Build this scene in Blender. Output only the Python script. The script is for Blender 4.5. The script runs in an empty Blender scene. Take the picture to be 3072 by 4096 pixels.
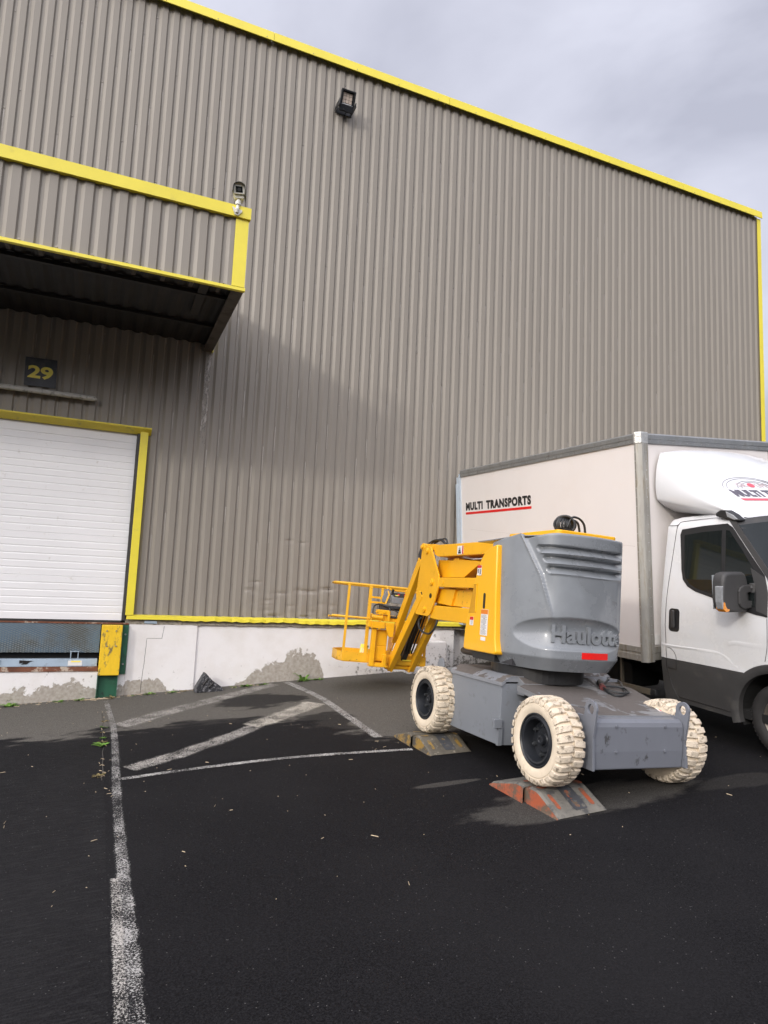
import bpy, bmesh, math, random
from mathutils import Matrix, Vector, noise as mnoise
random.seed(7)
PI = math.pi
sc = bpy.context.scene
COL = sc.collection
# ------------------------------------------------------------------ camera
cd = bpy.data.cameras.new('camera'); cam = bpy.data.objects.new('camera', cd); COL.objects.link(cam)
sc.camera = cam
cd.sensor_fit = 'VERTICAL'; cd.sensor_height = 36.0; cd.lens = 36 * 2670 / 4096
cd.clip_start = 0.05; cd.clip_end = 2000
RW = ((0.917847, 0.083142, 0.38813), (-0.394672, 0.086887, 0.914705), (0.042327, -0.992743, 0.112563))
cam.matrix_world = Matrix([[RW[i][0], -RW[i][1], -RW[i][2], 0] for i in range(3)] + [[0, 0, 0, 1]])
# ------------------------------------------------------------------ sun and sky
SUNV = Vector((3.15, 2.30, -1.62)).normalized()
sd = bpy.data.lights.new('sun', 'SUN'); sun = bpy.data.objects.new('sun', sd); COL.objects.link(sun)
sd.energy = .75; sd.angle = math.radians(4); sd.color = (1.0, 0.95, 0.87)
sun.rotation_euler = SUNV.to_track_quat('-Z', 'Y').to_euler()
sun.location = (-8, -6, 8)
TOS = -SUNV
w = bpy.data.worlds.new('World'); sc.world = w; w.use_nodes = True
nt = w.node_tree; nt.nodes.clear()
def N(nt, t, **k):
    n = nt.nodes.new(t)
    for a, b in k.items():
        if a in n.inputs.keys() if isinstance(a, str) else False: n.inputs[a].default_value = b
        else: setattr(n, a, b)
    return n
LK = lambda nt, a, b: nt.links.new(a, b)
out = N(nt, 'ShaderNodeOutputWorld'); bg = N(nt, 'ShaderNodeBackground'); bg.inputs[1].default_value = 0.1
LK(nt, bg.outputs[0], out.inputs[0])
sky = N(nt, 'ShaderNodeTexSky', sky_type='NISHITA', sun_disc=False, sun_elevation=math.asin(TOS.z),
        sun_rotation=math.atan2(TOS.x, TOS.y), air_density=1.0, dust_density=2.0)
tc = N(nt, 'ShaderNodeTexCoord')
mp = N(nt, 'ShaderNodeMapping'); mp.inputs['Scale'].default_value = (1.0, 1.0, 2.3); mp.inputs['Rotation'].default_value = (0.3, 0.1, 0.9)
LK(nt, tc.outputs['Generated'], mp.inputs[0])
nz = N(nt, 'ShaderNodeTexNoise'); nz.inputs['Scale'].default_value = 2.3; nz.inputs['Detail'].default_value = 5; nz.inputs['Roughness'].default_value = 0.5
nz.inputs['Distortion'].default_value = 0.5
LK(nt, mp.outputs[0], nz.inputs[0])
cr = N(nt, 'ShaderNodeValToRGB'); cr.color_ramp.elements[0].position = 0.34; cr.color_ramp.elements[1].position = 0.66
cr.color_ramp.elements[0].color = (4.35, 4.45, 5.3, 1); cr.color_ramp.elements[1].color = (6.5, 6.6, 7.6, 1)
LK(nt, nz.outputs[0], cr.inputs[0])
# veiled sun: thin cloud glows round the sun's direction
dp = N(nt, 'ShaderNodeVectorMath', operation='DOT_PRODUCT'); dp.inputs[1].default_value = TOS
nrmz = N(nt, 'ShaderNodeVectorMath', operation='NORMALIZE'); LK(nt, tc.outputs['Generated'], nrmz.inputs[0]); LK(nt, nrmz.outputs[0], dp.inputs[0])
mr = N(nt, 'ShaderNodeMapRange'); mr.inputs['From Min'].default_value = 0.0; mr.inputs['From Max'].default_value = 1.0
LK(nt, dp.outputs['Value'], mr.inputs[0])
pw = N(nt, 'ShaderNodeMath', operation='POWER'); pw.inputs[1].default_value = 1.7; LK(nt, mr.outputs[0], pw.inputs[0])
ml = N(nt, 'ShaderNodeMath', operation='MULTIPLY_ADD'); ml.inputs[1].default_value = 5.8; ml.inputs[2].default_value = 1.0; LK(nt, pw.outputs[0], ml.inputs[0])
# cloud is thicker and greyer towards the horizon
sz_ = N(nt, 'ShaderNodeSeparateXYZ'); LK(nt, nrmz.outputs[0], sz_.inputs[0])
hr = N(nt, 'ShaderNodeMapRange', interpolation_type='SMOOTHSTEP'); hr.inputs['From Min'].default_value = .02; hr.inputs['From Max'].default_value = .36; hr.inputs['To Min'].default_value = .25; hr.inputs['To Max'].default_value = 1.0
LK(nt, sz_.outputs[2], hr.inputs[0])
# low sky behind the camera darkened, added to cut light reaching under the canopy
yb_ = N(nt, 'ShaderNodeMapRange', interpolation_type='SMOOTHSTEP'); yb_.inputs['From Min'].default_value = -.05; yb_.inputs['From Max'].default_value = .35; LK(nt, sz_.outputs[1], yb_.inputs[0])
zb_ = N(nt, 'ShaderNodeMapRange', interpolation_type='SMOOTHSTEP'); zb_.inputs['From Min'].default_value = .10; zb_.inputs['From Max'].default_value = .28; zb_.inputs['To Min'].default_value = .02; LK(nt, sz_.outputs[2], zb_.inputs[0])
mxb = N(nt, 'ShaderNodeMath', operation='MAXIMUM'); LK(nt, yb_.outputs[0], mxb.inputs[0]); LK(nt, zb_.outputs[0], mxb.inputs[1])
mlb = N(nt, 'ShaderNodeMath', operation='MULTIPLY'); LK(nt, ml.outputs[0], mlb.inputs[0]); LK(nt, mxb.outputs[0], mlb.inputs[1]); ml = mlb
ml2 = N(nt, 'ShaderNodeMath', operation='MULTIPLY'); LK(nt, ml.outputs[0], ml2.inputs[0]); LK(nt, hr.outputs[0], ml2.inputs[1]); ml = ml2
wt = N(nt, 'ShaderNodeMix', data_type='RGBA', blend_type='MULTIPLY'); LK(nt, pw.outputs[0], wt.inputs[0]); LK(nt, cr.outputs[0], wt.inputs[6]); wt.inputs[7].default_value = (1.0, .93, .78, 1)
vs = N(nt, 'ShaderNodeVectorMath', operation='SCALE'); LK(nt, wt.outputs[2], vs.inputs[0]); LK(nt, ml.outputs[0], vs.inputs['Scale'])
mx = N(nt, 'ShaderNodeMix', data_type='RGBA'); mx.inputs[0].default_value = 0.9
LK(nt, sky.outputs[0], mx.inputs[6]); LK(nt, vs.outputs[0], mx.inputs[7]); LK(nt, mx.outputs[2], bg.inputs[0])
sc.view_settings.view_transform = 'Standard'; sc.view_settings.look = 'None'; sc.view_settings.gamma = 1.0
sc.view_settings.exposure = 0.38
sc.view_settings.use_curve_mapping = False

# ------------------------------------------------------------------ helpers
class MB:
    def __init__(s): s.v = []; s.f = []; s.mi = []; s.cur = 0
    def add(s, vs, fs):
        b = len(s.v); s.v += [tuple(p) for p in vs]
        for f in fs: s.f.append(tuple(b + i for i in f)); s.mi.append(s.cur)
        return s
    def box(s, x0, x1, y0, y1, z0, z1):
        x0, x1 = min(x0, x1), max(x0, x1); y0, y1 = min(y0, y1), max(y0, y1); z0, z1 = min(z0, z1), max(z0, z1)
        return s.add([(x0, y0, z0), (x1, y0, z0), (x1, y1, z0), (x0, y1, z0), (x0, y0, z1), (x1, y0, z1), (x1, y1, z1), (x0, y1, z1)],
                     [(0, 3, 2, 1), (4, 5, 6, 7), (0, 1, 5, 4), (1, 2, 6, 5), (2, 3, 7, 6), (3, 0, 4, 7)])
    def prism(s, poly, ax, a, b):
        """poly: 2-d points in the two other axes (in order); extruded along axis ax from a to b"""
        n = len(poly)
        def P(p, t):
            q = [p[0], p[1]]; q.insert(ax, t); return q
        vs = [P(p, a) for p in poly] + [P(p, b) for p in poly]
        fs = [tuple(range(n)), tuple(range(2 * n - 1, n - 1, -1))] + [(i, n + i, n + (i + 1) % n, (i + 1) % n) for i in range(n)]
        return s.add(vs, fs)
    def tube(s, pts, r, n=10, closed=False):
        pts = [Vector(p) for p in pts]; m = len(pts); rings = []
        up = Vector((0, 0, 1)); prev = None
        for i, p in enumerate(pts):
            if closed: t = pts[(i + 1) % m] - pts[i - 1]
            else: t = pts[min(i + 1, m - 1)] - pts[max(i - 1, 0)]
            t.normalize()
            if prev is None: a = t.cross(up if abs(t.z) < .95 else Vector((1, 0, 0))).normalized()
            else: a = (prev - t * prev.dot(t)).normalized()
            prev = a; b = t.cross(a); rr = r[i] if isinstance(r, (list, tuple)) else r
            rings.append([p + a * rr * math.cos(2 * PI * k / n) + b * rr * math.sin(2 * PI * k / n) for k in range(n)])
        vs = [q for R_ in rings for q in R_]; fs = []
        for i in range(m if closed else m - 1):
            j = (i + 1) % m
            for k in range(n): fs.append((i * n + k, i * n + (k + 1) % n, j * n + (k + 1) % n, j * n + k))
        if not closed: fs += [tuple(range(n - 1, -1, -1)), tuple((m - 1) * n + k for k in range(n))]
        return s.add(vs, fs)
    def bar(s, p, q, wx, wz):
        """rectangular bar from p to q lying in a plane of constant x: wx along x, wz across"""
        p = Vector(p); q = Vector(q); t = (q - p).normalized(); a = Vector((1, 0, 0)); b = t.cross(a).normalized()
        a = b.cross(t).normalized()
        vs = [c + a * u * wx / 2 + b * v * wz / 2 for c in (p, q) for u, v in ((-1, -1), (1, -1), (1, 1), (-1, 1))]
        return s.add(vs, [(3, 2, 1, 0), (4, 5, 6, 7), (0, 1, 5, 4), (1, 2, 6, 5), (2, 3, 7, 6), (3, 0, 4, 7)])
    def lathe(s, prof, c, ax=0, n=48, closed=True):
        """prof: (along-axis, radius)"""
        vs = []; fs = []; m = len(prof)
        for k in range(n):
            a = 2 * PI * k / n
            for (t, r) in prof:
                p = [r * math.cos(a), r * math.sin(a)]; p.insert(ax, t); vs.append((c[0] + p[0], c[1] + p[1], c[2] + p[2]))
        for k in range(n):
            for i in range(m - 1):
                j = (k + 1) % n; fs.append((k * m + i, j * m + i, j * m + i + 1, k * m + i + 1))
        return s.add(vs, fs)
    def cyl(s, c, r, t0, t1, ax=0, n=20):
        return s.lathe([(t0, 0.0001), (t0, r), (t1, r), (t1, 0.0001)], c, ax, n)
    def build(s, name, mat, parent=None, bevel=0, smooth=False, origin=None, world=False, seg=2, angle=35):
        me = bpy.data.meshes.new(name)
        o_ = Vector(origin) if origin is not None else Vector((0, 0, 0))
        me.from_pydata([tuple(Vector(p) - o_) for p in s.v], [], s.f)
        mats = mat if isinstance(mat, (list, tuple)) else [mat]
        for m in mats: me.materials.append(m)
        for p, i in zip(me.polygons, s.mi): p.material_index = i
        bm = bmesh.new(); bm.from_mesh(me)
        bmesh.ops.recalc_face_normals(bm, faces=bm.faces); bm.to_mesh(me); bm.free()
        ob = bpy.data.objects.new(name, me); COL.objects.link(ob)
        if parent is not None:
            ob.parent = parent
            if world: ob.matrix_parent_inverse = wm(parent).inverted()
        ob.location = o_
        if smooth:
            for p in me.polygons: p.use_smooth = True
            try: me.set_sharp_from_angle(angle=math.radians(angle))
            except Exception: pass
        if bevel:
            b = ob.modifiers.new('bevel', 'BEVEL'); b.width = bevel; b.segments = seg; b.limit_method = 'ANGLE'; b.angle_limit = math.radians(40)
            b.harden_normals = False
        return ob
def wm(o):
    m = o.matrix_basis.copy()
    if o.parent: m = wm(o.parent) @ o.matrix_parent_inverse @ m
    return m
def tag(o, label=None, cat=None, group=None, kind=None):
    if label: o['label'] = label
    if cat: o['category'] = cat
    if group: o['group'] = group
    if kind: o['kind'] = kind
    return o
def empty(name, loc=(0, 0, 0), mat=None, **k):
    o = bpy.data.objects.new(name, None); COL.objects.link(o); o.empty_display_size = .2
    if mat is not None: o.matrix_world = mat; o.matrix_basis = mat
    else: o.location = loc
    tag(o, **k); return o
def copy_tree(o, parent=None):
    c = o.copy(); COL.objects.link(c); c.parent = parent
    for ch in [x for x in bpy.data.objects if x.parent == o]: copy_tree(ch, c)
    return c
def text_mesh(body, size=1, bold=0.0, extrude=0.0, shear=0, spacing=1.0):
    c = bpy.data.curves.new('t', 'FONT'); c.body = body; c.size = size; c.offset = bold; c.extrude = extrude; c.shear = shear; c.space_character = spacing
    c.resolution_u = 4
    o = bpy.data.objects.new('t', c); COL.objects.link(o); bpy.context.view_layer.update()
    me = bpy.data.meshes.new_from_object(o.evaluated_get(bpy.context.evaluated_depsgraph_get()))
    vs = [tuple(v.co) for v in me.vertices]; fs = [tuple(p.vertices) for p in me.polygons]
    bpy.data.objects.remove(o); bpy.data.curves.remove(c); bpy.data.meshes.remove(me)
    x0 = min(v[0] for v in vs); x1 = max(v[0] for v in vs); y0 = min(v[1] for v in vs); y1 = max(v[1] for v in vs)
    return vs, fs, (x0, x1, y0, y1)
def text_into(mb, body, fn, bold=0.0, extrude=0.01, **k):
    """fn(u,v,w) with u,v in 0..1 over the text box, w the extrusion depth"""
    vs, fs, (x0, x1, y0, y1) = text_mesh(body, bold=bold, extrude=extrude, **k)
    mb.add([fn((a - x0) / (x1 - x0), (b - y0) / (y1 - y0), c) for a, b, c in vs], fs)
def sheet(mb, poly, fn, step, thick=0.0):
    """flat polygon in 2-d, cut on a grid, mapped with fn(u,v,d) (d=0 outer, d=thick inner)"""
    bm = bmesh.new(); vs = [bm.verts.new((a, b, 0)) for a, b in poly]; bm.faces.new(vs)
    for ax in (0, 1):
        lo = min(p[ax] for p in poly); hi = max(p[ax] for p in poly); n = int((hi - lo) / step)
        for i in range(1, n + 1):
            co = [0, 0, 0]; no = [0, 0, 0]; co[ax] = lo + i * (hi - lo) / (n + 1); no[ax] = 1
            bmesh.ops.bisect_plane(bm, geom=bm.verts[:] + bm.edges[:] + bm.faces[:], plane_co=co, plane_no=no)
    bmesh.ops.triangulate(bm, faces=[f for f in bm.faces if len(f.verts) > 4])
    bm.verts.index_update()
    V = [(v.co.x, v.co.y) for v in bm.verts]; F = [tuple(v.index for v in f.verts) for f in bm.faces]
    E_ = [tuple(v.index for v in e.verts) for e in bm.edges if len(e.link_faces) == 1]; bm.free()
    if thick:
        n = len(V)
        mb.add([fn(a, b, 0) for a, b in V] + [fn(a, b, thick) for a, b in V],
               F + [tuple(i + n for i in reversed(f)) for f in F] + [(a, b, b + n, a + n) for a, b in E_])
    else: mb.add([fn(a, b, 0) for a, b in V], F)
def catmull(P, n=8):
    out_ = []
    for i in range(len(P) - 1):
        p0 = Vector(P[max(i - 1, 0)]); p1 = Vector(P[i]); p2 = Vector(P[i + 1]); p3 = Vector(P[min(i + 2, len(P) - 1)])
        for k in range(n):
            t = k / n
            out_.append(0.5 * ((2 * p1) + (p2 - p0) * t + (2 * p0 - 5 * p1 + 4 * p2 - p3) * t * t + (3 * p1 - p0 - 3 * p2 + p3) * t ** 3))
    out_.append(Vector(P[-1])); return out_
def rrect(x0, x1, y0, y1, r, n=5):
    o = []
    for cx_, cy_, a0 in ((x1 - r, y1 - r, 0), (x0 + r, y1 - r, 90), (x0 + r, y0 + r, 180), (x1 - r, y0 + r, 270)):
        for k in range(n + 1):
            a = math.radians(a0 + 90 * k / n); o.append((cx_ + r * math.cos(a), cy_ + r * math.sin(a)))
    return o
# ------------------------------------------------------------------ materials
def mat(name, col, rough=0.5, metal=0.0, var=0.08, vscale=4.0, dirt=None, dscale=6.0, dlo=0.5, dhi=0.7, bump=0.0, bscale=60.0, coat=0.0,
        stretch=None, spec=0.5, fine=None):
    m = bpy.data.materials.new(name); m.use_nodes = True; t = m.node_tree; b = t.nodes['Principled BSDF']
    b.inputs['Roughness'].default_value = rough; b.inputs['Metallic'].default_value = metal
    b.inputs['Coat Weight'].default_value = coat; b.inputs['Specular IOR Level'].default_value = spec
    tc = N(t, 'ShaderNodeTexCoord'); src = tc.outputs['Object']
    if stretch:
        mp = N(t, 'ShaderNodeMapping'); mp.inputs['Scale'].default_value = stretch; LK(t, src, mp.inputs[0]); src = mp.outputs[0]
    n1 = N(t, 'ShaderNodeTexNoise'); n1.inputs['Scale'].default_value = vscale; n1.inputs['Detail'].default_value = 6; n1.inputs['Roughness'].default_value = .6
    LK(t, src, n1.inputs[0])
    r1 = N(t, 'ShaderNodeValToRGB'); r1.color_ramp.elements[0].position = .3; r1.color_ramp.elements[1].position = .7
    r1.color_ramp.elements[0].color = tuple(c * (1 - var) for c in col) + (1,); r1.color_ramp.elements[1].color = tuple(min(1, c * (1 + var)) for c in col) + (1,)
    LK(t, n1.outputs[0], r1.inputs[0]); cur = r1.outputs[0]
    if dirt:
        n2 = N(t, 'ShaderNodeTexNoise'); n2.inputs['Scale'].default_value = dscale; n2.inputs['Detail'].default_value = 9; n2.inputs['Roughness'].default_value = .65
        LK(t, src, n2.inputs[0])
        r2 = N(t, 'ShaderNodeMapRange'); r2.inputs['From Min'].default_value = dlo; r2.inputs['From Max'].default_value = dhi; LK(t, n2.outputs[0], r2.inputs[0])
        x = N(t, 'ShaderNodeMix', data_type='RGBA'); LK(t, r2.outputs[0], x.inputs[0]); LK(t, cur, x.inputs[6]); x.inputs[7].default_value = tuple(dirt) + (1,)
        cur = x.outputs[2]
        rr = N(t, 'ShaderNodeMapRange'); rr.inputs['To Min'].default_value = rough; rr.inputs['To Max'].default_value = min(1, rough + .35)
        LK(t, r2.outputs[0], rr.inputs[0]); LK(t, rr.outputs[0], b.inputs['Roughness'])
    LK(t, cur, b.inputs['Base Color'])
    if bump:
        n3 = N(t, 'ShaderNodeTexNoise'); n3.inputs['Scale'].default_value = bscale; n3.inputs['Detail'].default_value = 4; LK(t, src, n3.inputs[0])
        bp = N(t, 'ShaderNodeBump'); bp.inputs['Strength'].default_value = bump; bp.inputs['Distance'].default_value = 0.01
        LK(t, n3.outputs[0], bp.inputs['Height']); LK(t, bp.outputs[0], b.inputs['Normal'])
    return m
def hx(h): 
    h = h.lstrip('#'); c = [int(h[i:i + 2], 16) / 255 for i in (0, 2, 4)]
    return tuple(x / 12.92 if x <= .04045 else ((x + .055) / 1.055) ** 2.4 for x in c)
M = {}
M['clad'] = mat('taupe_cladding', (.250, .226, .192), .48, 0.0, .05, 1.0, dirt=(.285, .262, .23), dscale=2.5, dlo=.55, dhi=.8, stretch=(6, 6, .35))
M['streak'] = mat('drip_streak', (.42, .39, .35), .5, 0, .1, 8)
M['trim'] = mat('yellow_trim', (.80, .68, .055), .38, 0, .05, 3, dirt=(.55, .47, .10), dscale=5, dlo=.60, dhi=.85)
M['trim_dirty'] = mat('yellow_trim_dusty', (.76, .62, .05), .5, 0, .07, 3, dirt=(.40, .34, .10), dscale=9, dlo=.58, dhi=.8)
M['door'] = mat('door_white', (.82, .82, .83), .33, 0, .03, 1.2, dirt=(.60, .58, .54), dscale=12, dlo=.63, dhi=.80)
M['darksteel'] = mat('dark_steel', (.045, .045, .05), .5, .2, .2, 6)
M['fascia_in'] = mat('canopy_lining', (.06, .05, .04), .7, 0, .2, 4, dirt=(.05, .04, .035), dscale=6)
M['ceil'] = mat('dark_soffit', (.014, .012, .011), .7, 0, .3, 3)  # near-black metal tone for the soffit and its beams
M['screw'] = mat('screw_heads', (.30, .27, .24), .4, .3, .1, 5)
M['black'] = mat('black_plastic', (.018, .018, .019), .42, 0, .15, 6)
M['rubber'] = mat('black_rubber', (.022, .021, .021), .75, 0, .2, 12)
M['orange'] = mat('safety_yellow_paint', (.83, .42, .012), .34, 0, .04, 4, dirt=(.62, .30, .015), dscale=7, dlo=.60, dhi=.82, coat=.15)
M['orange_worn'] = mat('worn_yellow_paint', (.78, .42, .02), .42, 0, .1, 6, dirt=(.35, .20, .04), dscale=18, dlo=.60, dhi=.68)
M['orange_cover'] = mat('glossy_yellow_cover', (.86, .44, .010), .28, 0, .02, 2, coat=.3)
M['grey'] = mat('grey_hood_paint', (.195, .209, .224), .26, 0, .06, 3, dirt=(.235, .255, .275), dscale=2.2, dlo=.45, dhi=.75, coat=.5)
M['grey_steel'] = mat('grey_chassis_paint', (.185, .20, .222), .40, 0, .05, 3, dirt=(.15, .155, .165), dscale=9, dlo=.58, dhi=.75)
M['grey_bump'] = mat('scuffed_grey_paint', (.160, .170, .195), .42, 0, .05, 3, dirt=(.06, .06, .062), dscale=9, dlo=.60, dhi=.68, stretch=(1.2, 1, .8))
M['cable'] = mat('cable_black', (.02, .022, .024), .45, 0, .1, 10)
M['alu'] = mat('aluminium_rail', (.42, .43, .43), .34, .75, .12, 5, dirt=(.26, .25, .23), dscale=10, dlo=.5, dhi=.75)
M['alu_dirty'] = mat('aluminium_dirty', (.40, .39, .36), .42, .5, .12, 5, dirt=(.27, .235, .17), dscale=6, dlo=.48, dhi=.75, stretch=(3, 3, .5))
M['cream'] = mat('cream_panel', (.775, .735, .715), .35, 0, .02, 1.2, dirt=(.745, .69, .655), dscale=1.5, dlo=.5, dhi=.9)
M['van'] = mat('white_vehicle_paint', (.66, .665, .675), .20, 0, .012, 2, dirt=(.60, .59, .565), dscale=3.0, dlo=.5, dhi=.9, coat=.6)
M['fairing'] = mat('white_fairing', (.70, .71, .73), .25, 0, .01, 2, coat=.5)
M['vplastic'] = mat('dark_grey_plastic', (.045, .044, .044), .55, 0, .1, 5, dirt=(.085, .08, .072), dscale=7, dlo=.55, dhi=.8, bump=.1, bscale=400)
M['bluish'] = mat('pale_blue_paint', (.50, .58, .66), .4, 0, .06, 4)
M['glass'] = mat('window_glass', (.010, .013, .013), .03, 0, .1, 2, spec=.5)
M['white'] = mat('white_label', (.75, .74, .72), .4, 0, .04, 20)
M['red'] = mat('red_film', (.72, .012, .01), .35, 0, .06, 30)
M['redpaint'] = mat('red_lettering', (.55, .015, .02), .4)
M['ink'] = mat('black_lettering', (.012, .011, .011), .4)
M['slate'] = mat('slate_lettering', (.11, .10, .13), .4)
M['pink'] = mat('faded_red_lettering', (.75, .10, .14), .4)
M['lens_amber'] = mat('amber_lens', (.75, .28, .03), .12, 0, .1, 40, coat=.8)
M['lens_clear'] = mat('clear_lens', (.26, .27, .28), .12, 0, .15, 30, coat=.8)
M['chrome'] = mat('plated_metal', (.55, .55, .56), .3, .9, .1, 10)
M['green'] = mat('green_steel', (.018, .10, .055), .5, 0, .15, 6, dirt=(.03, .035, .03), dscale=9, dlo=.55, dhi=.75)
M['bumper_y'] = mat('scuffed_yellow_pad', (.80, .52, .02), .45, 0, .08, 6, dirt=(.16, .13, .06), dscale=7, dlo=.53, dhi=.62, stretch=(2.2, 1, .8))
M['steelblue'] = mat('pale_blue_beam', (.36, .45, .54), .45, 0, .1, 7, dirt=(.20, .24, .28), dscale=9, dlo=.55, dhi=.66)
M['rust'] = mat('rusty_angle', (.17, .065, .035), .75, .1, .3, 9, dirt=(.50, .42, .34), dscale=6, dlo=.55, dhi=.62)
M['sign'] = mat('dark_sign_plate', (.035, .04, .05), .4, 0, .2, 5, dirt=(.09, .09, .095), dscale=10, dlo=.45, dhi=.7)
M['signy'] = mat('yellow_numerals', (.93, .80, .14), .5, 0, .06, 12)
M['tube'] = mat('frosted_tube', (.50, .49, .45), .35, 0, .1, 8, dirt=(.16, .145, .12), dscale=14, dlo=.52, dhi=.68)
M['camwhite'] = mat('camera_housing', (.66, .65, .60), .4, 0, .05, 10, dirt=(.42, .40, .30), dscale=20, dlo=.5, dhi=.75)
M['hoodcam'] = mat('camera_hood', (.20, .20, .185), .5)
M['led'] = mat('led_reflector', (.62, .52, .44), .35, 0, .1, 40)
M['flood'] = mat('floodlight_body', (.016, .017, .020), .35, 0, .1, 10)
M['shiny'] = mat('bright_reflector', (.85, .9, .95), .12, .6, .02, 4)
M['tyre_white'] = mat('cream_tyre', (.71, .61, .47), .6, 0, .07, 6, dirt=(.47, .38, .27), dscale=8, dlo=.53, dhi=.85)
M['tread_white'] = mat('worn_cream_tread', (.64, .55, .43), .75, 0, .1, 9, dirt=(.20, .165, .12), dscale=22, dlo=.525, dhi=.64, bump=.6, bscale=70)
M['tread_old'] = mat('dirty_cream_tread', (.58, .50, .385), .8, 0, .12, 9, dirt=(.20, .17, .125), dscale=24, dlo=.53, dhi=.62, bump=.6, bscale=60)
M['nut'] = mat('wheel_nut_steel', (.07, .075, .08), .35, .5, .2, 20)
M['rim'] = mat('black_rim', (.016, .018, .022), .38, .1, .15, 6)
M['ramp_o'] = mat('orange_ramp_plastic', (.33, .078, .032), .65, 0, .15, 8, dirt=(.12, .085, .06), dscale=12, dlo=.44, dhi=.60)
M['ramp_top'] = mat('grimy_ramp_top', (.155, .145, .125), .75, 0, .2, 8, dirt=(.07, .07, .068), dscale=11, dlo=.5, dhi=.64, bump=.4, bscale=90)
M['ramp_blk'] = mat('rubbed_black_ramp', (.045, .047, .052), .7, 0, .25, 12, dirt=(.15, .14, .12), dscale=18, dlo=.56, dhi=.66)
M['ramp_y'] = mat('yellow_ramp_plastic', (.27, .165, .035), .65, 0, .15, 8, dirt=(.085, .075, .06), dscale=12, dlo=.44, dhi=.56)
M['ramp_ytop'] = mat('muddy_ramp_top', (.10, .088, .068), .8, 0, .3, 9, dirt=(.26, .23, .18), dscale=22, dlo=.58, dhi=.66, bump=.6, bscale=70)
M['chock'] = mat('speckled_black_rubber', (.020, .021, .025), .7, 0, .2, 8, dirt=(.19, .19, .20), dscale=45, dlo=.53, dhi=.58)
M['weed'] = mat('weed_leaf', (.12, .24, .035), .55, 0, .35, 20)
M['weed_dry'] = mat('dry_weed', (.19, .15, .06), .7, 0, .3, 20)
M['straw'] = mat('straw_bits', (.42, .34, .23), .7, 0, .3, 30)
M['bronze'] = mat('exhaust_pipe', (.07, .055, .045), .5, .5, .2, 8)
M['wheel_van'] = mat('brown_steel_rim', (.16, .14, .12), .4, .5, .1, 8)
M['interior'] = mat('interior_dark', (.006, .006, .006), .9)
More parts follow.
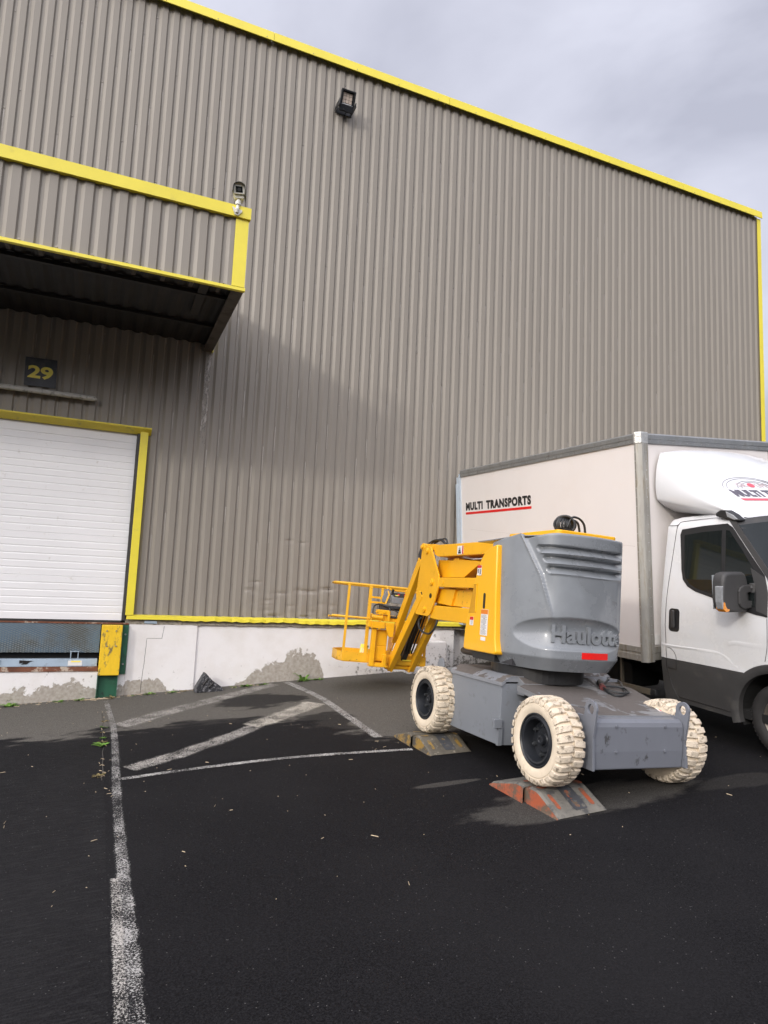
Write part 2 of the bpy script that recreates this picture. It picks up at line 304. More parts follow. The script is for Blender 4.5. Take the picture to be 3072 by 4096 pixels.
# ------------------------------------------------------------------ special materials
def asphalt_mat():
    m = bpy.data.materials.new('asphalt'); m.use_nodes = True; t = m.node_tree; b = t.nodes['Principled BSDF']
    geo = N(t, 'ShaderNodeNewGeometry'); sep = N(t, 'ShaderNodeSeparateXYZ'); LK(t, geo.outputs['Position'], sep.inputs[0])
    P_ = geo.outputs['Position']
    def noise_(sc_, det=6, rough=.6, dist=0, vec=P_):
        n = N(t, 'ShaderNodeTexNoise'); n.inputs['Scale'].default_value = sc_; n.inputs['Detail'].default_value = det
        n.inputs['Roughness'].default_value = rough; n.inputs['Distortion'].default_value = dist; LK(t, vec, n.inputs[0]); return n.outputs[0]
    def mth(op, a, b_=None, c=None):
        n = N(t, 'ShaderNodeMath', operation=op)
        for i, x in enumerate((a, b_, c)):
            if x is None: continue
            if isinstance(x, (int, float)): n.inputs[i].default_value = x
            else: LK(t, x, n.inputs[i])
        return n.outputs[0]
    def sm(x, lo, hi):
        n = N(t, 'ShaderNodeMapRange', interpolation_type='SMOOTHSTEP'); n.inputs['From Min'].default_value = lo; n.inputs['From Max'].default_value = hi
        LK(t, x, n.inputs[0]); return n.outputs[0]
    def blob(cx, cy, rx, ry, amp=.35):
        dx = mth('DIVIDE', mth('SUBTRACT', sep.outputs[0], cx), rx); dy = mth('DIVIDE', mth('SUBTRACT', sep.outputs[1], cy), ry)
        d = mth('SQRT', mth('ADD', mth('MULTIPLY', dx, dx), mth('MULTIPLY', dy, dy)))
        d = mth('ADD', d, mth('MULTIPLY', mth('SUBTRACT', big, .5), amp * 6))
        return mth('SUBTRACT', 1.0, sm(d, .80, 1.08))
    def mixc(f, a, b_):
        x = N(t, 'ShaderNodeMix', data_type='RGBA')
        LK(t, f, x.inputs[0])
        for i, q in ((6, a), (7, b_)):
            if isinstance(q, tuple): x.inputs[i].default_value = q + (1,)
            else: LK(t, q, x.inputs[i])
        return x.outputs[2]
    mpn = N(t, 'ShaderNodeMapping'); mpn.inputs['Scale'].default_value = (1.0, 2.2, 1); LK(t, P_, mpn.inputs[0])
    big = noise_(1.9, 7, .62, 0, mpn.outputs[0])
    # the strip by the wall stays dry; its edge as a function of X
    cv = N(t, 'ShaderNodeFloatCurve'); c = cv.mapping.curves[0]
    pts = [(-2.5, 7.75), (.3, 7.65), (1.45, 7.55), (2.0, 7.35), (2.45, 6.95), (2.75, 6.55), (3.6, 6.45), (6.5, 6.3)]
    X0, X1 = -3.0, 7.0
    for i, (x, y) in enumerate(pts):
        p = ((x - X0) / (X1 - X0), (y - 5) / 5)
        if i == 0: c.points[0].location = p
        elif i == len(pts) - 1: c.points[-1].location = p
        else: c.points.new(*p)
    cv.mapping.update()
    mrx = N(t, 'ShaderNodeMapRange'); mrx.inputs['From Min'].default_value = X0; mrx.inputs['From Max'].default_value = X1; LK(t, sep.outputs[0], mrx.inputs[0])
    LK(t, mrx.outputs[0], cv.inputs['Value'])
    edge = mth('MULTIPLY_ADD', cv.outputs[0], 5.0, 5.0)
    d = mth('SUBTRACT', sep.outputs[1], edge)
    d = mth('ADD', d, mth('MULTIPLY', mth('SUBTRACT', big, .5), 1.9))
    dry = sm(d, -.10, .16)
    wets = mth('MAXIMUM', blob(2.0, 8.45, .55, .35), mth('MAXIMUM', blob(1.25, 7.55, .7, .22), blob(2.5, 7.2, .33, .42)))
    dry = mth('MULTIPLY', dry, mth('SUBTRACT', 1.0, mth('MULTIPLY', wets, .8)))
    pd = mth('MAXIMUM', blob(3.55, 4.22, 1.0, .30, .25), mth('MAXIMUM', blob(2.75, 4.95, .30, .05, .2), mth('MULTIPLY', blob(4.9, 4.0, .5, .12, .3), .35)))
    dry = mth('MAXIMUM', dry, mth('MULTIPLY', pd, .42))
    fine = noise_(100, 4, .8); mid = noise_(22, 6, .7); lowf = noise_(.8, 4, .5)
    wet = mixc(sm(fine, .35, .68), (.0033, .0031, .0036), (.0170, .0166, .0184))
    wet = mixc(mth('MULTIPLY', sm(lowf, .35, .7), .5), wet, (.0165, .016, .017))
    dr = mixc(sm(fine, .32, .68), (.062, .058, .051), (.160, .150, .134))
    dr = mixc(mth('MULTIPLY', sm(mid, .45, .75), .45), dr, (.084, .077, .069))
    colr = mixc(dry, wet, dr)
    # pale chips in the asphalt
    vo = N(t, 'ShaderNodeTexVoronoi'); vo.inputs['Scale'].default_value = 55; LK(t, P_, vo.inputs[0])
    wn = N(t, 'ShaderNodeTexWhiteNoise'); LK(t, vo.outputs['Position'], wn.inputs[0])
    chip = mth('MULTIPLY', mth('LESS_THAN', vo.outputs['Distance'], .16), mth('GREATER_THAN', wn.outputs[0], .90))
    colr = mixc(mth('MULTIPLY', chip, .55), colr, (.16, .155, .15))
    LK(t, colr, b.inputs['Base Color'])
    rg = N(t, 'ShaderNodeMapRange'); rg.inputs['To Min'].default_value = .82; rg.inputs['To Max'].default_value = .9; LK(t, dry, rg.inputs[0]); LK(t, rg.outputs[0], b.inputs['Roughness'])
    b.inputs['Specular IOR Level'].default_value = .10
    bp = N(t, 'ShaderNodeBump'); bp.inputs['Strength'].default_value = .55; bp.inputs['Distance'].default_value = .006
    LK(t, mth('ADD', fine, mth('MULTIPLY', mid, .6)), bp.inputs['Height']); LK(t, bp.outputs[0], b.inputs['Normal'])
    return m
M['asphalt'] = asphalt_mat()
def apron_mat():
    m = M['asphalt'].copy(); m.name = 'brushed_apron'; t = m.node_tree; b = t.nodes['Principled BSDF']
    src = b.inputs['Base Color'].links[0].from_socket
    geo = N(t, 'ShaderNodeNewGeometry'); mp = N(t, 'ShaderNodeMapping'); mp.inputs['Rotation'].default_value = (0, 0, .35); mp.inputs['Scale'].default_value = (1, 9, 1)
    LK(t, geo.outputs['Position'], mp.inputs[0])
    n = N(t, 'ShaderNodeTexNoise'); n.inputs['Scale'].default_value = 9; n.inputs['Detail'].default_value = 5; LK(t, mp.outputs[0], n.inputs[0])
    r = N(t, 'ShaderNodeMapRange'); r.inputs['From Min'].default_value = .45; r.inputs['From Max'].default_value = .75; r.inputs['To Max'].default_value = .45; LK(t, n.outputs[0], r.inputs[0])
    x = N(t, 'ShaderNodeMix', data_type='RGBA', blend_type='ADD'); LK(t, r.outputs[0], x.inputs[0]); LK(t, src, x.inputs[6]); x.inputs[7].default_value = (.022, .022, .021, 1)
    LK(t, x.outputs[2], b.inputs['Base Color']); return m
M['apron'] = apron_mat()
def paint_mat(name, thr, soft=.04, col=(.46, .44, .42)):
    """worn road paint: what is left of it between the bare stones"""
    m = bpy.data.materials.new(name); m.use_nodes = True; t = m.node_tree; b = t.nodes['Principled BSDF']
    geo = N(t, 'ShaderNodeNewGeometry'); P_ = geo.outputs['Position']
    b.inputs['Base Color'].default_value = col + (1,); b.inputs['Roughness'].default_value = .8
    n = N(t, 'ShaderNodeTexNoise'); n.inputs['Scale'].default_value = 95; n.inputs['Detail'].default_value = 4; n.inputs['Roughness'].default_value = .85; LK(t, P_, n.inputs[0])
    n2 = N(t, 'ShaderNodeTexNoise'); n2.inputs['Scale'].default_value = 5.5; n2.inputs['Detail'].default_value = 6; LK(t, P_, n2.inputs[0])
    uv = N(t, 'ShaderNodeAttribute'); uv.attribute_name = 'edge'
    a = N(t, 'ShaderNodeMath', operation='MULTIPLY_ADD'); LK(t, n2.outputs[0], a.inputs[0]); a.inputs[1].default_value = .30; LK(t, n.outputs[0], a.inputs[2])
    a2 = N(t, 'ShaderNodeMath', operation='MULTIPLY_ADD'); LK(t, uv.outputs['Fac'], a2.inputs[0]); a2.inputs[1].default_value = .16; LK(t, a.outputs[0], a2.inputs[2])
    r = N(t, 'ShaderNodeMapRange'); r.inputs['From Min'].default_value = thr; r.inputs['From Max'].default_value = thr + soft; LK(t, a2.outputs[0], r.inputs[0])
    LK(t, r.outputs[0], b.inputs['Alpha']); return m
M['paint_main'] = paint_mat('worn_white_paint', .800, .09, (.36, .35, .335))
M['paint_faint'] = paint_mat('faint_white_paint', .770, .10, (.38, .36, .33))
M['paint_cream'] = paint_mat('creamy_paint', .745, .08, (.46, .43, .37))
M['paint_line'] = paint_mat('thin_line_paint', .765, .09, (.42, .41, .39))
def plinth_mat():
    m = bpy.data.materials.new('peeling_plinth'); m.use_nodes = True; t = m.node_tree; b = t.nodes['Principled BSDF']
    geo = N(t, 'ShaderNodeNewGeometry'); P_ = geo.outputs['Position']; sep = N(t, 'ShaderNodeSeparateXYZ'); LK(t, P_, sep.inputs[0])
    cv = N(t, 'ShaderNodeFloatCurve'); c = cv.mapping.curves[0]
    # height of the peeled concrete along the wall
    pts = [(-2.5, -1.42), (-.60, -1.44), (-.45, -1.43), (-.33, -1.36), (-.1, -1.37), (.12, -1.44), (.48, -1.37), (.60, -1.33), (.72, -1.36), (.80, -1.32), (.90, -1.35), (.98, -1.46), (1.5, -1.53),
           (1.95, -1.46), (2.05, -1.31), (2.35, -1.16), (2.55, -1.10), (2.75, -.98), (3.0, -1.0), (3.12, -1.10), (3.2, -1.32), (3.35, -1.42), (3.8, -1.35), (4.2, -1.32), (5.4, -1.2), (7.0, -1.1)]
    for i, (x, z) in enumerate(pts):
        p = ((x + 2.5) / 9.5, (z + 1.7) / 1.2)
        if i == 0: c.points[0].location = p
        elif i == len(pts) - 1: c.points[-1].location = p
        else: c.points.new(*p)
    cv.mapping.update()
    mr_ = N(t, 'ShaderNodeMapRange'); mr_.inputs['From Min'].default_value = -2.5; mr_.inputs['From Max'].default_value = 7.0; LK(t, sep.outputs[0], mr_.inputs[0]); LK(t, mr_.outputs[0], cv.inputs['Value'])
    e = N(t, 'ShaderNodeMath', operation='MULTIPLY_ADD'); LK(t, cv.outputs[0], e.inputs[0]); e.inputs[1].default_value = 1.2; e.inputs[2].default_value = -1.7
    n = N(t, 'ShaderNodeTexNoise'); n.inputs['Scale'].default_value = 9; n.inputs['Detail'].default_value = 8; n.inputs['Roughness'].default_value = .62; LK(t, P_, n.inputs[0])
    k = N(t, 'ShaderNodeMath', operation='MULTIPLY_ADD'); LK(t, n.outputs[0], k.inputs[0]); k.inputs[1].default_value = .42; LK(t, e.outputs[0], k.inputs[2])
    s_ = N(t, 'ShaderNodeMath', operation='SUBTRACT'); LK(t, k.outputs[0], s_.inputs[0]); LK(t, sep.outputs[2], s_.inputs[1])
    q = N(t, 'ShaderNodeMapRange'); q.inputs['From Min'].default_value = .205; q.inputs['From Max'].default_value = .225; LK(t, s_.outputs[0], q.inputs[0])
    nb = N(t, 'ShaderNodeTexNoise'); nb.inputs['Scale'].default_value = 2.2; nb.inputs['Detail'].default_value = 8; nb.inputs['Roughness'].default_value = .65; LK(t, P_, nb.inputs[0])
    wc = N(t, 'ShaderNodeValToRGB'); wc.color_ramp.elements[0].position = .30; wc.color_ramp.elements[0].color = (.70, .675, .65, 1); wc.color_ramp.elements[1].position = .55; wc.color_ramp.elements[1].color = (.77, .755, .75, 1)
    LK(t, nb.outputs[0], wc.inputs[0])
    gc = N(t, 'ShaderNodeValToRGB'); gc.color_ramp.elements[0].position = .35; gc.color_ramp.elements[0].color = (.31, .28, .24, 1); gc.color_ramp.elements[1].position = .65; gc.color_ramp.elements[1].color = (.41, .38, .335, 1)
    nf = N(t, 'ShaderNodeTexNoise'); nf.inputs['Scale'].default_value = 28; nf.inputs['Detail'].default_value = 6; LK(t, P_, nf.inputs[0]); LK(t, nf.outputs[0], gc.inputs[0])
    x = N(t, 'ShaderNodeMix', data_type='RGBA'); LK(t, q.outputs[0], x.inputs[0]); LK(t, wc.outputs[0], x.inputs[6]); LK(t, gc.outputs[0], x.inputs[7])
    # mould and splashes low down on the right
    n4 = N(t, 'ShaderNodeTexNoise'); n4.inputs['Scale'].default_value = 13; n4.inputs['Detail'].default_value = 8; n4.inputs['Roughness'].default_value = .75; LK(t, P_, n4.inputs[0])
    hx_ = N(t, 'ShaderNodeMapRange'); hx_.inputs['From Min'].default_value = 3.0; hx_.inputs['From Max'].default_value = 5.2; hx_.inputs['To Max'].default_value = .16; LK(t, sep.outputs[0], hx_.inputs[0])
    hz_ = N(t, 'ShaderNodeMapRange'); hz_.inputs['From Min'].default_value = -.85; hz_.inputs['From Max'].default_value = -1.3; hz_.inputs['To Max'].default_value = .12; LK(t, sep.outputs[2], hz_.inputs[0])
    a1 = N(t, 'ShaderNodeMath', operation='ADD'); LK(t, hx_.outputs[0], a1.inputs[0]); LK(t, hz_.outputs[0], a1.inputs[1])
    a2 = N(t, 'ShaderNodeMath', operation='ADD'); LK(t, a1.outputs[0], a2.inputs[0]); LK(t, n4.outputs[0], a2.inputs[1])
    dq = N(t, 'ShaderNodeMapRange'); dq.inputs['From Min'].default_value = .72; dq.inputs['From Max'].default_value = .80; dq.inputs['To Max'].default_value = .8; LK(t, a2.outputs[0], dq.inputs[0])
    y = N(t, 'ShaderNodeMix', data_type='RGBA'); LK(t, dq.outputs[0], y.inputs[0]); LK(t, x.outputs[2], y.inputs[6]); y.inputs[7].default_value = (.12, .11, .09, 1)
    LK(t, y.outputs[2], b.inputs['Base Color']); b.inputs['Roughness'].default_value = .85
    bp = N(t, 'ShaderNodeBump'); bp.inputs['Strength'].default_value = .35; bp.inputs['Distance'].default_value = .008
    hm = N(t, 'ShaderNodeMath', operation='MULTIPLY_ADD'); LK(t, q.outputs[0], hm.inputs[0]); hm.inputs[1].default_value = -.5; LK(t, nf.outputs[0], hm.inputs[2])
    LK(t, hm.outputs[0], bp.inputs['Height']); LK(t, bp.outputs[0], b.inputs['Normal'])
    return m
M['plinth'] = plinth_mat()
M['rough_concrete'] = mat('rough_concrete', (.27, .245, .20), .9, 0, .25, 14, dirt=(.12, .11, .09), dscale=20, dlo=.5, dhi=.65, bump=1, bscale=30)
def diamond_mat():
    m = mat('chequer_plate', (.09, .15, .21), .42, .25, .4, 1.6, dirt=(.075, .08, .07), dscale=1.9, dlo=.45, dhi=.6)
    t = m.node_tree; b = t.nodes['Principled BSDF']; geo = N(t, 'ShaderNodeNewGeometry')
    hs = []
    for sgn, off in ((1, 0), (-1, .5)):
        mp = N(t, 'ShaderNodeMapping'); mp.inputs['Rotation'].default_value = (0, sgn * .78, 0); mp.inputs['Scale'].default_value = (24, 24, 62); mp.inputs['Location'].default_value = (off, 0, off)
        LK(t, geo.outputs['Position'], mp.inputs[0])
        sx = N(t, 'ShaderNodeSeparateXYZ'); LK(t, mp.outputs[0], sx.inputs[0])
        fs = []
        for k in (0, 2):
            f = N(t, 'ShaderNodeMath', operation='FRACT'); LK(t, sx.outputs[k], f.inputs[0])
            g = N(t, 'ShaderNodeMath', operation='SUBTRACT'); LK(t, f.outputs[0], g.inputs[0]); g.inputs[1].default_value = .5
            a = N(t, 'ShaderNodeMath', operation='ABSOLUTE'); LK(t, g.outputs[0], a.inputs[0]); fs.append(a)
        l = [N(t, 'ShaderNodeMath', operation='LESS_THAN') for _ in (0, 1)]
        for q, f, th in zip(l, fs, (.33, .2)): LK(t, f.outputs[0], q.inputs[0]); q.inputs[1].default_value = th
        mm = N(t, 'ShaderNodeMath', operation='MULTIPLY'); LK(t, l[0].outputs[0], mm.inputs[0]); LK(t, l[1].outputs[0], mm.inputs[1]); hs.append(mm)
    s_ = N(t, 'ShaderNodeMath', operation='MAXIMUM'); LK(t, hs[0].outputs[0], s_.inputs[0]); LK(t, hs[1].outputs[0], s_.inputs[1])
    src = b.inputs['Base Color'].links[0].from_socket
    x = N(t, 'ShaderNodeMix', data_type='RGBA'); LK(t, s_.outputs[0], x.inputs[0]); LK(t, src, x.inputs[6]); x.inputs[7].default_value = (.20, .23, .24, 1)
    LK(t, x.outputs[2], b.inputs['Base Color'])
    bp = N(t, 'ShaderNodeBump'); bp.inputs['Strength'].default_value = .8; bp.inputs['Distance'].default_value = .004; LK(t, s_.outputs[0], bp.inputs['Height']); LK(t, bp.outputs[0], b.inputs['Normal'])
    return m
M['chequer'] = diamond_mat()
def grime_mat(name, col, lo, hi, sx=14, sz=1.2):
    m = bpy.data.materials.new(name); m.use_nodes = True; t = m.node_tree; b = t.nodes['Principled BSDF']; b.inputs['Base Color'].default_value = col + (1,); b.inputs['Roughness'].default_value = .8
    geo = N(t, 'ShaderNodeNewGeometry'); mp = N(t, 'ShaderNodeMapping'); mp.inputs['Scale'].default_value = (sx, sx, sz); LK(t, geo.outputs['Position'], mp.inputs[0])
    n = N(t, 'ShaderNodeTexNoise'); n.inputs['Scale'].default_value = 1.6; n.inputs['Detail'].default_value = 8; n.inputs['Roughness'].default_value = .7; LK(t, mp.outputs[0], n.inputs[0])
    r = N(t, 'ShaderNodeMapRange'); r.inputs['From Min'].default_value = lo; r.inputs['From Max'].default_value = hi; LK(t, n.outputs[0], r.inputs[0]); LK(t, r.outputs[0], b.inputs['Alpha']); return m
M['lime'] = grime_mat('lime_run', (.46, .43, .39), .50, .58, 22, 3)
# ------------------------------------------------------------------ ground
def gz(x, y):
    x = min(max(x, -6), 14); y = min(max(y, -6), 12)
    return .066 * x + .035 * y - 1.6925 * 1.12 - .07 * math.exp(-((x - 4) ** 2 + (y - 6.3) ** 2) / 2.42)
def axis(lo, hi, f0, f1, fine):
    a = []; x = f0
    while x < f1 - 1e-6: a.append(x); x += fine
    a.append(f1); st = fine; x = f0
    while x > lo: st *= 1.5; x -= st; a.insert(0, max(x, lo))
    st = fine; x = f1
    while x < hi: st *= 1.5; x += st; a.append(min(x, hi))
    return a
def ground_sheet(name, xs, ys, m):
    mb = MB(); nx = len(xs)
    mb.add([(x, y, gz(x, y)) for y in ys for x in xs], [(j * nx + i, j * nx + i + 1, (j + 1) * nx + i + 1, (j + 1) * nx + i) for j in range(len(ys) - 1) for i in range(nx - 1)])
    o = mb.build(name, m, smooth=True); tag(o, kind='structure'); return o
ys_ = axis(-150, 250, -1, 10.2, .1)
ax_r = [x for x in axis(-150, 250, .2, 8, .1) if x >= .2 - 1e-6]
ax_l = [x for x in axis(-150, 250, -2, .2, .1) if x <= .2 + 1e-6]
ground_sheet('asphalt', ax_r, ys_, M['asphalt']); ground_sheet('apron', ax_l, ys_, M['apron'])
def marking(name, poly, m, h=.004, edges=None):
    mb = MB()
    sheet(mb, poly, lambda a, b, d: (a, b, gz(a, b) + h), .09)
    o = mb.build(name, m, smooth=True); tag(o, kind='structure')
    # how far inside the stripe each vertex lies
    me = o.data; at = me.attributes.new('edge', 'FLOAT', 'POINT'); n = len(poly)
    for v in me.vertices:
        p = Vector((v.co.x, v.co.y)); dm = 9
        for i in range(n):
            a = Vector(poly[i]); b = Vector(poly[(i + 1) % n]); ab = b - a; t_ = max(0, min(1, (p - a).dot(ab) / max(ab.length_squared, 1e-9)))
            dm = min(dm, (p - (a + ab * t_)).length)
        at.data[v.index].value = min(1, dm / .06)
    return o
def strip(name, cl, wd, m, h=.004):
    """centre line with widths, three rows of vertices so the edge attribute can vary"""
    mb = MB(); pts = catmull([(x, y) for x, y in cl], 10); n = len(pts); ws = [wd[0] + (wd[1] - wd[0]) * i / (n - 1) for i in range(n)] if isinstance(wd, tuple) else [wd] * n
    vs = []; fs = []; ev = []
    for i, p in enumerate(pts):
        t_ = (pts[min(i + 1, n - 1)] - pts[max(i - 1, 0)]).normalized(); q = Vector((-t_.y, t_.x))
        for k in (-1, -.6, 0, .6, 1):
            r = p + q * ws[i] / 2 * k; vs.append((r.x, r.y, gz(r.x, r.y) + h)); ev.append(1 - abs(k) if abs(k) == 1 else 1)
    for i in range(n - 1):
        for k in range(4): fs.append((i * 5 + k, (i + 1) * 5 + k, (i + 1) * 5 + k + 1, i * 5 + k + 1))
    mb.add(vs, fs); o = mb.build(name, m, smooth=True); tag(o, kind='structure')
    at = o.data.attributes.new('edge', 'FLOAT', 'POINT')
    for i, e in enumerate(ev): at.data[i].value = e
    return o
strip('road_marking', [(.245, 9.2), (.30, 8.0), (.305, 7.2), (.293, 6.2), (.286, 5.3), (.29, 4.5), (.298, 3.7), (.295, 3.0), (.297, 1.0), (.297, -1)], (.078, .112), M['paint_main'])
strip('road_marking', [(.246, 4.30), (.243, 3.6), (.238, 2.8), (.234, 1)], .07, M['paint_faint'], .0075)
strip('road_marking', [(.36, 7.88), (1.0, 8.38), (1.6, 8.80), (2.05, 9.12), (2.42, 9.36)], (.36, .28), M['paint_faint'])
strip('road_marking', [(2.60, 9.42), (2.74, 8.42), (2.77, 7.4), (2.78, 6.45)], .135, M['paint_line'], .008)
strip('road_marking', [(.40, 6.32), (.9, 6.62), (1.4, 7.0), (1.75, 7.32)], (.27, .25), M['paint_faint'], .006)
strip('road_marking', [(1.66, 7.30), (2.15, 7.66), (2.62, 8.06)], (.34, .36), M['paint_cream'], .007)
strip('road_marking', [(.30, 6.075), (1.0, 6.10), (1.8, 6.08), (2.93, 5.96)], (.085, .085), M['paint_line'], .006)
# ------------------------------------------------------------------ the warehouse
D = 9.52
wh = empty('warehouse', (5, D, -1.5), label='large warehouse in taupe ribbed metal cladding with yellow edge trim and white plinth', cat='warehouse')
def part(mb, name, m, par=None, **k): return mb.build(name, m, par or wh, world=True, **k)
PITCH = .161; XR = 12.52
def cladding(x0, x1, zs, y, ph=.778, dent=False, depth=.022, pitch=PITCH):
    """ribbed sheet facing -Y"""
    mb = MB(); xs = []
    k0 = int((x0 - ph) / pitch) - 2
    k = k0
    while True:
        b = ph + k * pitch
        for dx, dy in ((-.009, 0), (.009, depth), (.040, depth), (.078, 0)):
            if x0 < b + dx < x1: xs.append((b + dx, dy))
        k += 1
        if b > x1: break
    def dyat(x):
        u = (x - ph) % pitch
        if u > pitch - .009: return depth * (u - (pitch - .009)) / .018
        if u < .009: return depth * (u + .009) / .018
        if u < .040: return depth
        if u < .078: return depth * (1 - (u - .040) / .038)
        return 0
    xs = [(x0, dyat(x0))] + xs + [(x1, dyat(x1))]; n = len(xs)
    rnd = random.Random(3)
    D_ = [(rnd.uniform(1.95, 3.35), rnd.uniform(-.50, -.05), rnd.uniform(.03, .055), rnd.uniform(.003, .012)) for _ in range(24)] if dent else []
    D_ += [(2.55, .62, .035, .012), (2.75, .60, .03, .01), (2.1, .0, .03, .01)] if dent else []
    vs = []
    for z in zs:
        for x, dy in xs:
            o = 0
            if dent and z < .75 and 1.8 < x < 3.5:
                for (cx, cz, r, a) in D_:
                    o += a * math.exp(-((x - cx) ** 2) / (2 * (r * 1.3) ** 2) - ((z - cz) / (r * .55)) ** 2)
                o = min(o, .02)
                if z < -.3: o += .006 * mnoise.noise((x * 5, z * 9, 0))
            vs.append((x, y + dy + o, z))
    mb.add(vs, [(j * n + i, j * n + i + 1, (j + 1) * n + i + 1, (j + 1) * n + i) for j in range(len(zs) - 1) for i in range(n - 1)])
    return mb
zs1 = [-.52 + .025 * i for i in range(0, 50)] + [1.0, 2.0, 8.32]
part(cladding(.49, XR, zs1, D - .015, dent=True), 'cladding', M['clad'])
part(cladding(-4.6, .49, [2.0, 8.32], D - .015), 'cladding', M['clad'])
part(MB().box(-4.6, XR, D + .02, D + .03, 8.32, 8.33).box(-4.6, XR, D + .022, D + .03, 2.02, 8.33).box(.5, XR, D + .022, D + .03, -.6, 2.02), 'backing', M['fascia_in'])
# side and rear walls, roof
mb = MB(); mb.box(XR - .03, XR + .04, D + .03, D + 22, -.6, 8.35); mb.box(-4.6, XR, D + 21.9, D + 22, -.6, 8.35); mb.box(-4.6, -4.5, D + .03, D + 22, -.6, 8.35)
part(mb, 'side_wall', M['clad'])
part(MB().box(-4.6, XR + .02, D + .05, D + 22, 8.33, 8.36), 'roof', M['darksteel'])
# yellow flashing along the roof, in lengths
mb = MB(); x = -4.6
for xe in (-1.2, 1.83, 4.9, 7.9, 10.3, XR + .075):
    mb.prism([(D - .075, 8.285), (D - .085, 8.275), (D - .095, 8.28), (D - .085, 8.425), (D + .25, 8.45), (D + .25, 8.43), (D - .07, 8.41)], 0, x, xe - .003); x = xe + .004
part(mb, 'roof_trim', M['trim'])
mb = MB()
for i in range(23): mb.cyl((-4.2 + i * .74, 0, 8.305), .007, D - .10, D - .085, 1, 8)
tag(part(mb, 'trim_screw', M['screw']), kind='stuff')
mb = MB(); z = 8.27
for ze in (5.1, 3.1, .9, -.55):
    mb.box(XR - .04, XR + .07, D - .05 - (.003 if ze in (3.1,) else 0), D - .046, ze + .004, z); mb.box(XR + .065, XR + .072, D - .046, D + .15, ze + .004, z); z = ze
part(mb, 'corner_trim', M['trim'])
# base flashing, bent here and there
mb = MB(); vs = []; n = 0
X_ = [.41 + i * .06 for i in range(0, 203)]
for x in X_:
    a = 0.0
    if 1.1 < x < 5.5: a = -.010 + .008 * math.sin(x * 38) * (1 if 1.3 < x < 3.4 else .3) + .010 * mnoise.noise((x * 2.2, 0, 3)) - (.012 if 2.8 < x < 3.6 else 0)
    o = -.018 + (.012 * math.sin(x * 39 + 1) if 1.3 < x < 3.4 else 0)
    vs += [(x, D - .018, -.492 + a * .3), (x, D - .05 + o, -.505 + a), (x, D - .052 + o, -.552 + a), (x, D - .03, -.556 + a)]
mb.add(vs, [(i * 4 + k, (i + 1) * 4 + k, (i + 1) * 4 + k + 1, i * 4 + k + 1) for i in range(len(X_) - 1) for k in range(3)])
part(mb, 'base_trim', M['trim'], smooth=True)
# screws: one mesh, with the pale runs below them
mb = MB(); mb2 = MB(); rnd = random.Random(5)
k = -34
while True:
    xb = .778 + k * PITCH + .028
    if xb > XR - .1: break
    off = (k * .31) % 1.40
    z = -.50 + off
    while z < 8.2:
        if (xb > .55 or z > 2.1):
            mb.cyl((xb - .004, 0, z), .008, D - .002, D + .010, 1, 8)
            if rnd.random() < .75 and z > .3:
                L_ = rnd.uniform(.10, .42); w_ = rnd.uniform(.003, .006)
                xb -= .004; mb2.add([(xb - w_, D + .0055, z - .01), (xb + w_, D + .0055, z - .01), (xb + w_ * .4, D + .0055, z - L_), (xb - w_ * .4, D + .0055, z - L_)], [(0, 1, 2, 3)])
        z += 1.40 if rnd.random() < .98 else 2.8
    if .778 + k * PITCH > .50: mb.cyl((.778 + k * PITCH + .03, 0, -.478), .010, D - .002, D + .010, 1, 8)
    k += 1
o = part(mb, 'screw', M['screw']); tag(o, kind='stuff')
o = part(mb2, 'rain_streak', M['streak']); tag(o, kind='stuff')
mb = MB(); mb.box(1.175, 1.255, D - .0185, D - .0175, 1.9, 3.2)
part(mb, 'lime_run', M['lime'])
# plinth: proud panel left, recess behind
mb = MB()
mb.box(.455, 1.335, D - .028, D + .3, -2.0, -.615)
mb.box(1.335, 5.35, D - .004, D + .3, -2.0, -.617)
mb.box(5.35, 13, D + .14, D + .4, -2.0, -.60)
mb.box(-4.6, .455, D - .030, D + .3, -2.0, -1.222)
part(mb, 'plinth', M['plinth'], bevel=.006)
mb = MB(); n = 130
X_ = [.40 + i * (12.1 / n) for i in range(n + 1)]; vs = []
for x in X_:
    j = .016 * mnoise.noise((x * 7, 1, 0)) + .01 * mnoise.noise((x * 23, 4, 0)); 
    vs += [(x, D + .0, -.545), (x, D - .012 + .012 * mnoise.noise((x * 9, 5, 2)), -.56), (x, D - .020 + .012 * mnoise.noise((x * 11, 8, 2)), -.60), (x, D - .034, -.617 + j), (x, D + .05, -.63)]
mb.add(vs, [(i * 5 + k, (i + 1) * 5 + k, (i + 1) * 5 + k + 1, i * 5 + k + 1) for i in range(n) for k in range(4)])
part(mb, 'sill_concrete', M['rough_concrete'])
mb = MB(); mb.box(.64, .80, D - .036, D - .030, -.605, -.57); part(mb, 'patch_plate', M['steelblue'])
# crack lines in the plinth
mb = MB()
def crack(pts, y, r=.0022):
    q = []
    for (a, b), (c, d) in zip(pts, pts[1:]):
        for i in range(8):
            t_ = i / 8; q.append((a + (c - a) * t_ + .004 * mnoise.noise((a * 9 + i, b * 7, 1)), y, b + (d - b) * t_ + .004 * mnoise.noise((a * 9 + i, b * 7, 5))))
    q.append((pts[-1][0], y, pts[-1][1])); mb.tube(q, r, 5)
crack([(.90, -.64), (.88, -.80), (.69, -.80), (.68, -1.1), (.665, -1.33), (.66, -1.52)], D - .0285)
part(mb, 'crack', M['ink'])
